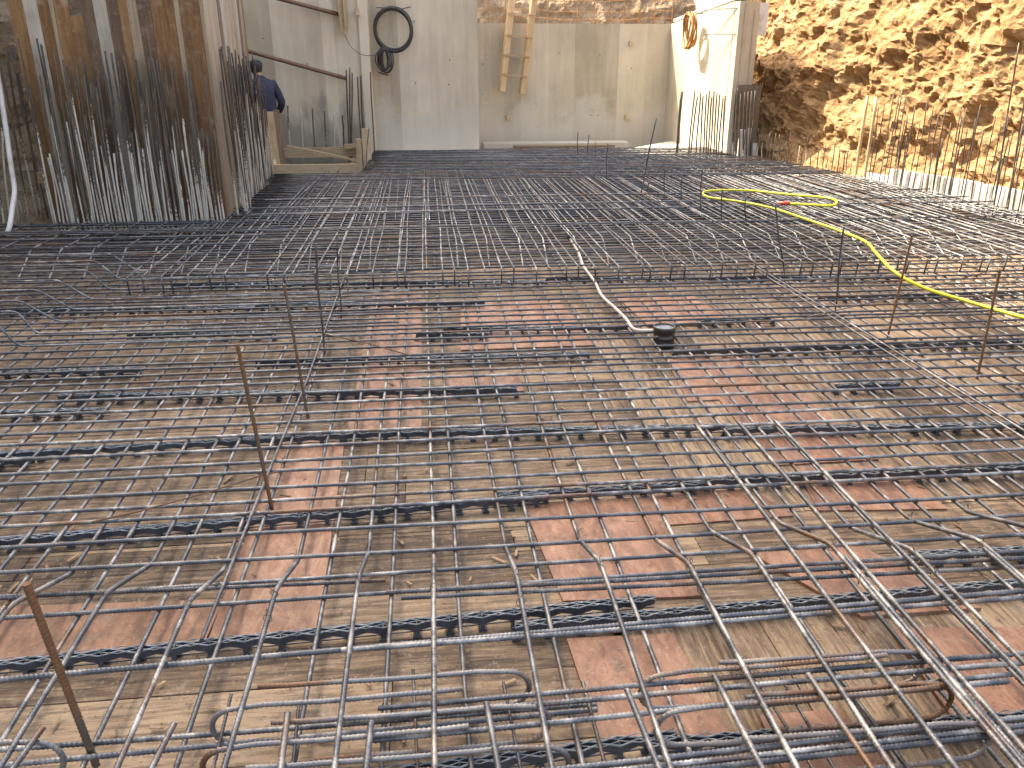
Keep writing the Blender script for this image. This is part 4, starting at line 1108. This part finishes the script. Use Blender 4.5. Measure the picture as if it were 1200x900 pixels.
bb[21] = (1000, 112, 2); bb[22] = (1011, 112, 2)
for n, (px, hp_, k) in enumerate(bb):
    by = liney(px); b = G(px, by, -.05); sl = .214*(px-600)/600*.98+rnd(-.02, .03)
    t = AY(px+hp_*sl, by-hp_, b.y-rnd(0, .05))
    m = MB(); m.tube([b.lerp(t, i/6)+Vector((.005*math.sin(i+n), 0, 0)) for i in range(7)], .02 if k == 2 else rnd(.006, .008), 7)
    nm = 'thick pale stake' if k == 2 else 'starter bar'
    solo('bank_starter_bar' if k < 2 else 'bank_stake', m, 'timber' if k == 2 else 'starter_bare', tuple(b),
         label=('%s of two thick stakes at the start of the white foam panels' % ['left', 'right'][n-21]) if k == 2 else '%s %s bar along the foot of the sunlit earth bank, from the pillar' % (ordw(n+1 if n < 21 else n-22), 'short' if k == 0 else 'tall'), cat='starter bar' if k < 2 else 'stake', group=g6 if k < 2 else None)
for n, (tx, ty, bx, by, lab) in enumerate([(1194, 50, 1162, 256, 'very tall thin bar leaning before the earth bank, left of two'), (1206, 84, 1178, 262, 'very tall thin bar leaning before the earth bank, right of two')]):
    rod('tall_bar', (tx, ty), (bx, by), -.05, .008, 'rebar_dark', lab, 'tall bar', 'very tall bars before the earth bank', 0, False)
# white foam panels at the foot of the bank
fp = [1006, 1034, 1072, 1104, 1140, 1172, 1206, 1245]
for n, (a, b) in enumerate(zip(fp, fp[1:])):
    f = lambda px, lift: G(px, liney(min(px, 1260))-1.5, -.08)
    p, q = f(a, 0), f(b-1, 0); t = AY(a, liney(a)-(31 if n else 22)-n*1.3, p.y).z+rnd(-.015, .015)
    d = q-p; m = MB(); m.box(((p.x+q.x)/2+.06, (p.y+q.y)/2, (t-.08)/2), (d.length-.004, .04, t+.08), Matrix.Rotation(math.atan2(d.y, d.x), 3, 'Z') @ Matrix.Rotation(rnd(-.05, .05), 3, 'X'))
    solo('foam_board', m, 'foam', (p.x, p.y, -.08), label='%s white foam panel from the left along the foot of the earth bank' % ordw(n+1), cat='foam panel', group='white foam panels along the earth bank')
# kerb of rubble at the foot of the bank
m = MB()
for i in range(160):
    px = rnd(868, 1010); b = G(px, liney(max(890, px))-rnd(0, 3)+(0 if px > 890 else -4), rnd(-.05, .02)); s = rnd(.015, .05)
    m.box(tuple(b), (s*1.4, s, s*.8), Matrix.Rotation(rnd(0, 3), 3, 'Z') @ Matrix.Rotation(rnd(0, 1), 3, 'X'), jit=s*.25)
put('rubble', m.mesh('rubble', 'screed'), kind='stuff')
# little wood chips and wire snippets on the floor
m = MB()
for i in range(420):
    y = 1.3+4.2*random.random()**1.5; x = rnd(-.75, .95)*y; s = rnd(.004, .022)
    m.box((x, y, FZ+.011), (s*rnd(1, 3), s*.5, .002), Matrix.Rotation(rnd(0, 3.1), 3, 'Z'))
o = put('wood_chips', m.mesh('wood_chips', 'timber_dark'), kind='stuff')

# ------------------------------------------------------------------ worker
def skin(name, V, Ed, Rr, mat, parent, level=2):
    me = bpy.data.meshes.new(name); me.from_pydata([tuple(v) for v in V], Ed, [])
    o = bpy.data.objects.new(name, me); C.objects.link(o)
    md = o.modifiers.new('s', 'SKIN'); md.use_smooth_shade = True
    for i, r in enumerate(Rr):
        r = r if isinstance(r, tuple) else (r, r)
        me.skin_vertices[0].data[i].radius = r
    me.skin_vertices[0].data[0].use_root = True
    ms = o.modifiers.new('d', 'SUBSURF'); ms.levels = level; ms.render_levels = level
    dg = bpy.context.evaluated_depsgraph_get(); n = bpy.data.meshes.new_from_object(o.evaluated_get(dg))
    n.name = name; bpy.data.objects.remove(o); n.materials.clear(); n.materials.append(M[mat])
    for p in n.polygons: p.use_smooth = True
    return put(name, n, (0, 0, 0), parent)
hd = AY(302, 73, 13.55)
man = empty('person', (hd.x-.03, 13.55, -.05), label='worker in navy jacket and dark cap with back turned, bending slightly', cat='person')
# local frame: facing -x and +y (back to the camera), metres above the feet
V = []; Ed = []; Rr = []
def add(p, r, par=None):
    V.append(Vector(p)); Rr.append(r)
    if par is not None: Ed.append((par, len(V)-1))
    return len(V)-1
top = hd.z+.05-(-.05)
pel = add((.10, -.02, .90), (.15, .12)); ab = add((.10, 0, 1.06), (.145, .11), pel); ch = add((.07, .05, 1.28), (.165, .12), ab); nk = add((.01, .10, 1.45), .062, ch); hb = add((-.015, .13, 1.53), .07, nk); hm = add((-.03, .14, 1.61), .092, hb); hc = add((-.03, .14, 1.68), .075, hm)
fc = add((-.10, .19, 1.57), .035, hm); nose = add((-.135, .215, 1.60), .014, fc)
for s in (-1, 1):
    sh = add((.07+s*.155, .05+s*.06, 1.36), .062, ch); el = add((.10+s*.235, .04+s*.06, 1.08), .045, sh); wr = add((.04+s*.20, .20+s*.05, .90), .03, el); pm = add((.02+s*.19, .24+s*.05, .85), (.036, .02), wr)
    for f in range(4):
        a = add((.0+s*.19+(f-1.5)*.018, .27+s*.05, .80-.004*abs(f-1)), .0095, pm); add((-.01+s*.19+(f-1.5)*.018, .275+s*.05, .765-.006*abs(f-1)), .008, a)
    a = add((.02+s*.15, .26+s*.05, .835), .010, pm); add((.0+s*.135, .275+s*.05, .81), .0085, a)
    hp2 = add((.10+s*.09, -.01, .86), .085, pel); kn = add((.10+s*.11, .03, .47), .055, hp2); an = add((.11+s*.12, -.01, .09), .04, kn); add((.07+s*.13, .11, .035), .036, an)
skin('body', V, Ed, Rr, 'skin', man)
V = []; Ed = []; Rr = []
p00 = add((.10, -.02, .84), (.175, .15)); p0 = add((.10, -.02, .94), (.185, .15), p00); p1 = add((.10, 0, 1.08), (.185, .145), p0); p2 = add((.07, .05, 1.28), (.205, .155), p1); p3 = add((.02, .09, 1.43), (.12, .10), p2); p4 = add((-.005, .115, 1.50), (.085, .08), p3)
for s in (-1, 1):
    sh = add((.07+s*.165, .05+s*.06, 1.36), .085, p2); el = add((.10+s*.245, .04+s*.06, 1.08), .068, sh); add((.05+s*.205, .19+s*.05, .915), .048, el)
skin('jacket', V, Ed, Rr, 'jacket', man)
V = []; Ed = []; Rr = []
p0 = add((.10, -.02, .90), (.165, .135)); add((.10, 0, .98), (.165, .13), p0)
for s in (-1, 1):
    h = add((.10+s*.09, -.01, .84), .105, p0); k = add((.10+s*.11, .03, .47), .075, h); add((.11+s*.12, -.01, .10), .062, k)
skin('trousers', V, Ed, Rr, 'trouser', man)
m = lathe([(0, .104), (.03, .106), (.06, .098), (.085, .078), (.10, .045), (.106, .002)], (-.03, .14, 1.645), 20)
m.box((-.115, .205, 1.65), (.11, .13, .008), Matrix.Rotation(R(-38), 3, 'Z'), .5)
put('cap', m.mesh('cap', 'cap'), (0, 0, 0), man)
m = lathe([(0, .066), (.05, .088), (.10, .101), (.125, .103)], (-.024, .132, 1.525), 18)
put('hair', m.mesh('hair', 'hairm'), (0, 0, 0), man)
for s in (-1, 1):
    m = MB(); m.box((.08+s*.13, .05, .03), (.10, .27, .075)); put('boot', m.mesh('boot', 'trouser'), (0, 0, 0), man)
man.scale = (1, 1, 1)
man.scale = [top/1.76]*3

# ------------------------------------------------------------------ unseen building added on the bank at left to shade the pit
BX, BT = -10.5, 19.7
bd = empty('shade_building', (BX-6, 8, 4.3), label='unseen cream building added on the left bank to shade the pit', cat='building')
m = MB(); m.box((BX-6, 8, (4.3+BT)/2), (12, 44, BT-4.3)); part('wall', m, 'render', bd)
m = MB(); m.box((BX-6, 8, BT+.1), (12.6, 44.6, .2)); part('roof', m, 'render', bd)
for fl in range(5):
    for k in range(9):
        z = 6.2+3.0*fl; y = -11+4.6*k
        m = MB(); m.box((BX+.0, y, z), (.12, 1.5, 1.6)); w = part('window', m, 'foam', bd)
        m = MB(); m.box((BX+.04, y, z), (.08, 1.3, 1.4)); sub('pane', m, 'glass', w, bd)

# ------------------------------------------------------------------ light
sc = bpy.context.scene
D = Vector((.70, -.58, -1.0)).normalized()          # direction the sunlight travels
elev = math.asin(-D.z); az = math.atan2(-D.x, -D.y)  # sun direction, azimuth from +Y towards +X
w = bpy.data.worlds.new('World'); sc.world = w; w.use_nodes = True
nt = w.node_tree; bg = nt.nodes['Background']; sk = nt.nodes.new('ShaderNodeTexSky'); sk.sky_type = 'NISHITA'; sk.sun_disc = False
sk.sun_elevation = elev; sk.sun_rotation = az; sk.air_density = .8; sk.dust_density = 5; sk.ozone_density = .5
nt.links.new(sk.outputs[0], bg.inputs[0]); bg.inputs[1].default_value = .15
sun = bpy.data.lights.new('sun', 'SUN'); sun.energy = 2.0; sun.angle = R(.5); sun.color = (1, .96, .9)
so = bpy.data.objects.new('sun', sun); C.objects.link(so); so.rotation_euler = D.to_track_quat('-Z', 'Y').to_euler()
vs = sc.view_settings; vs.view_transform = 'Standard'; vs.look = 'None'; vs.gamma = 1; vs.use_curve_mapping = False
vs.exposure = 2.68
try:
    vs.use_white_balance = True; vs.white_balance_temperature = 8200; vs.white_balance_tint = 6
except Exception: pass
sc.cycles.use_denoising = True
sc.cycles.max_bounces = 6; sc.cycles.diffuse_bounces = 4
sc.cycles.caustics_reflective = False; sc.cycles.caustics_refractive = False
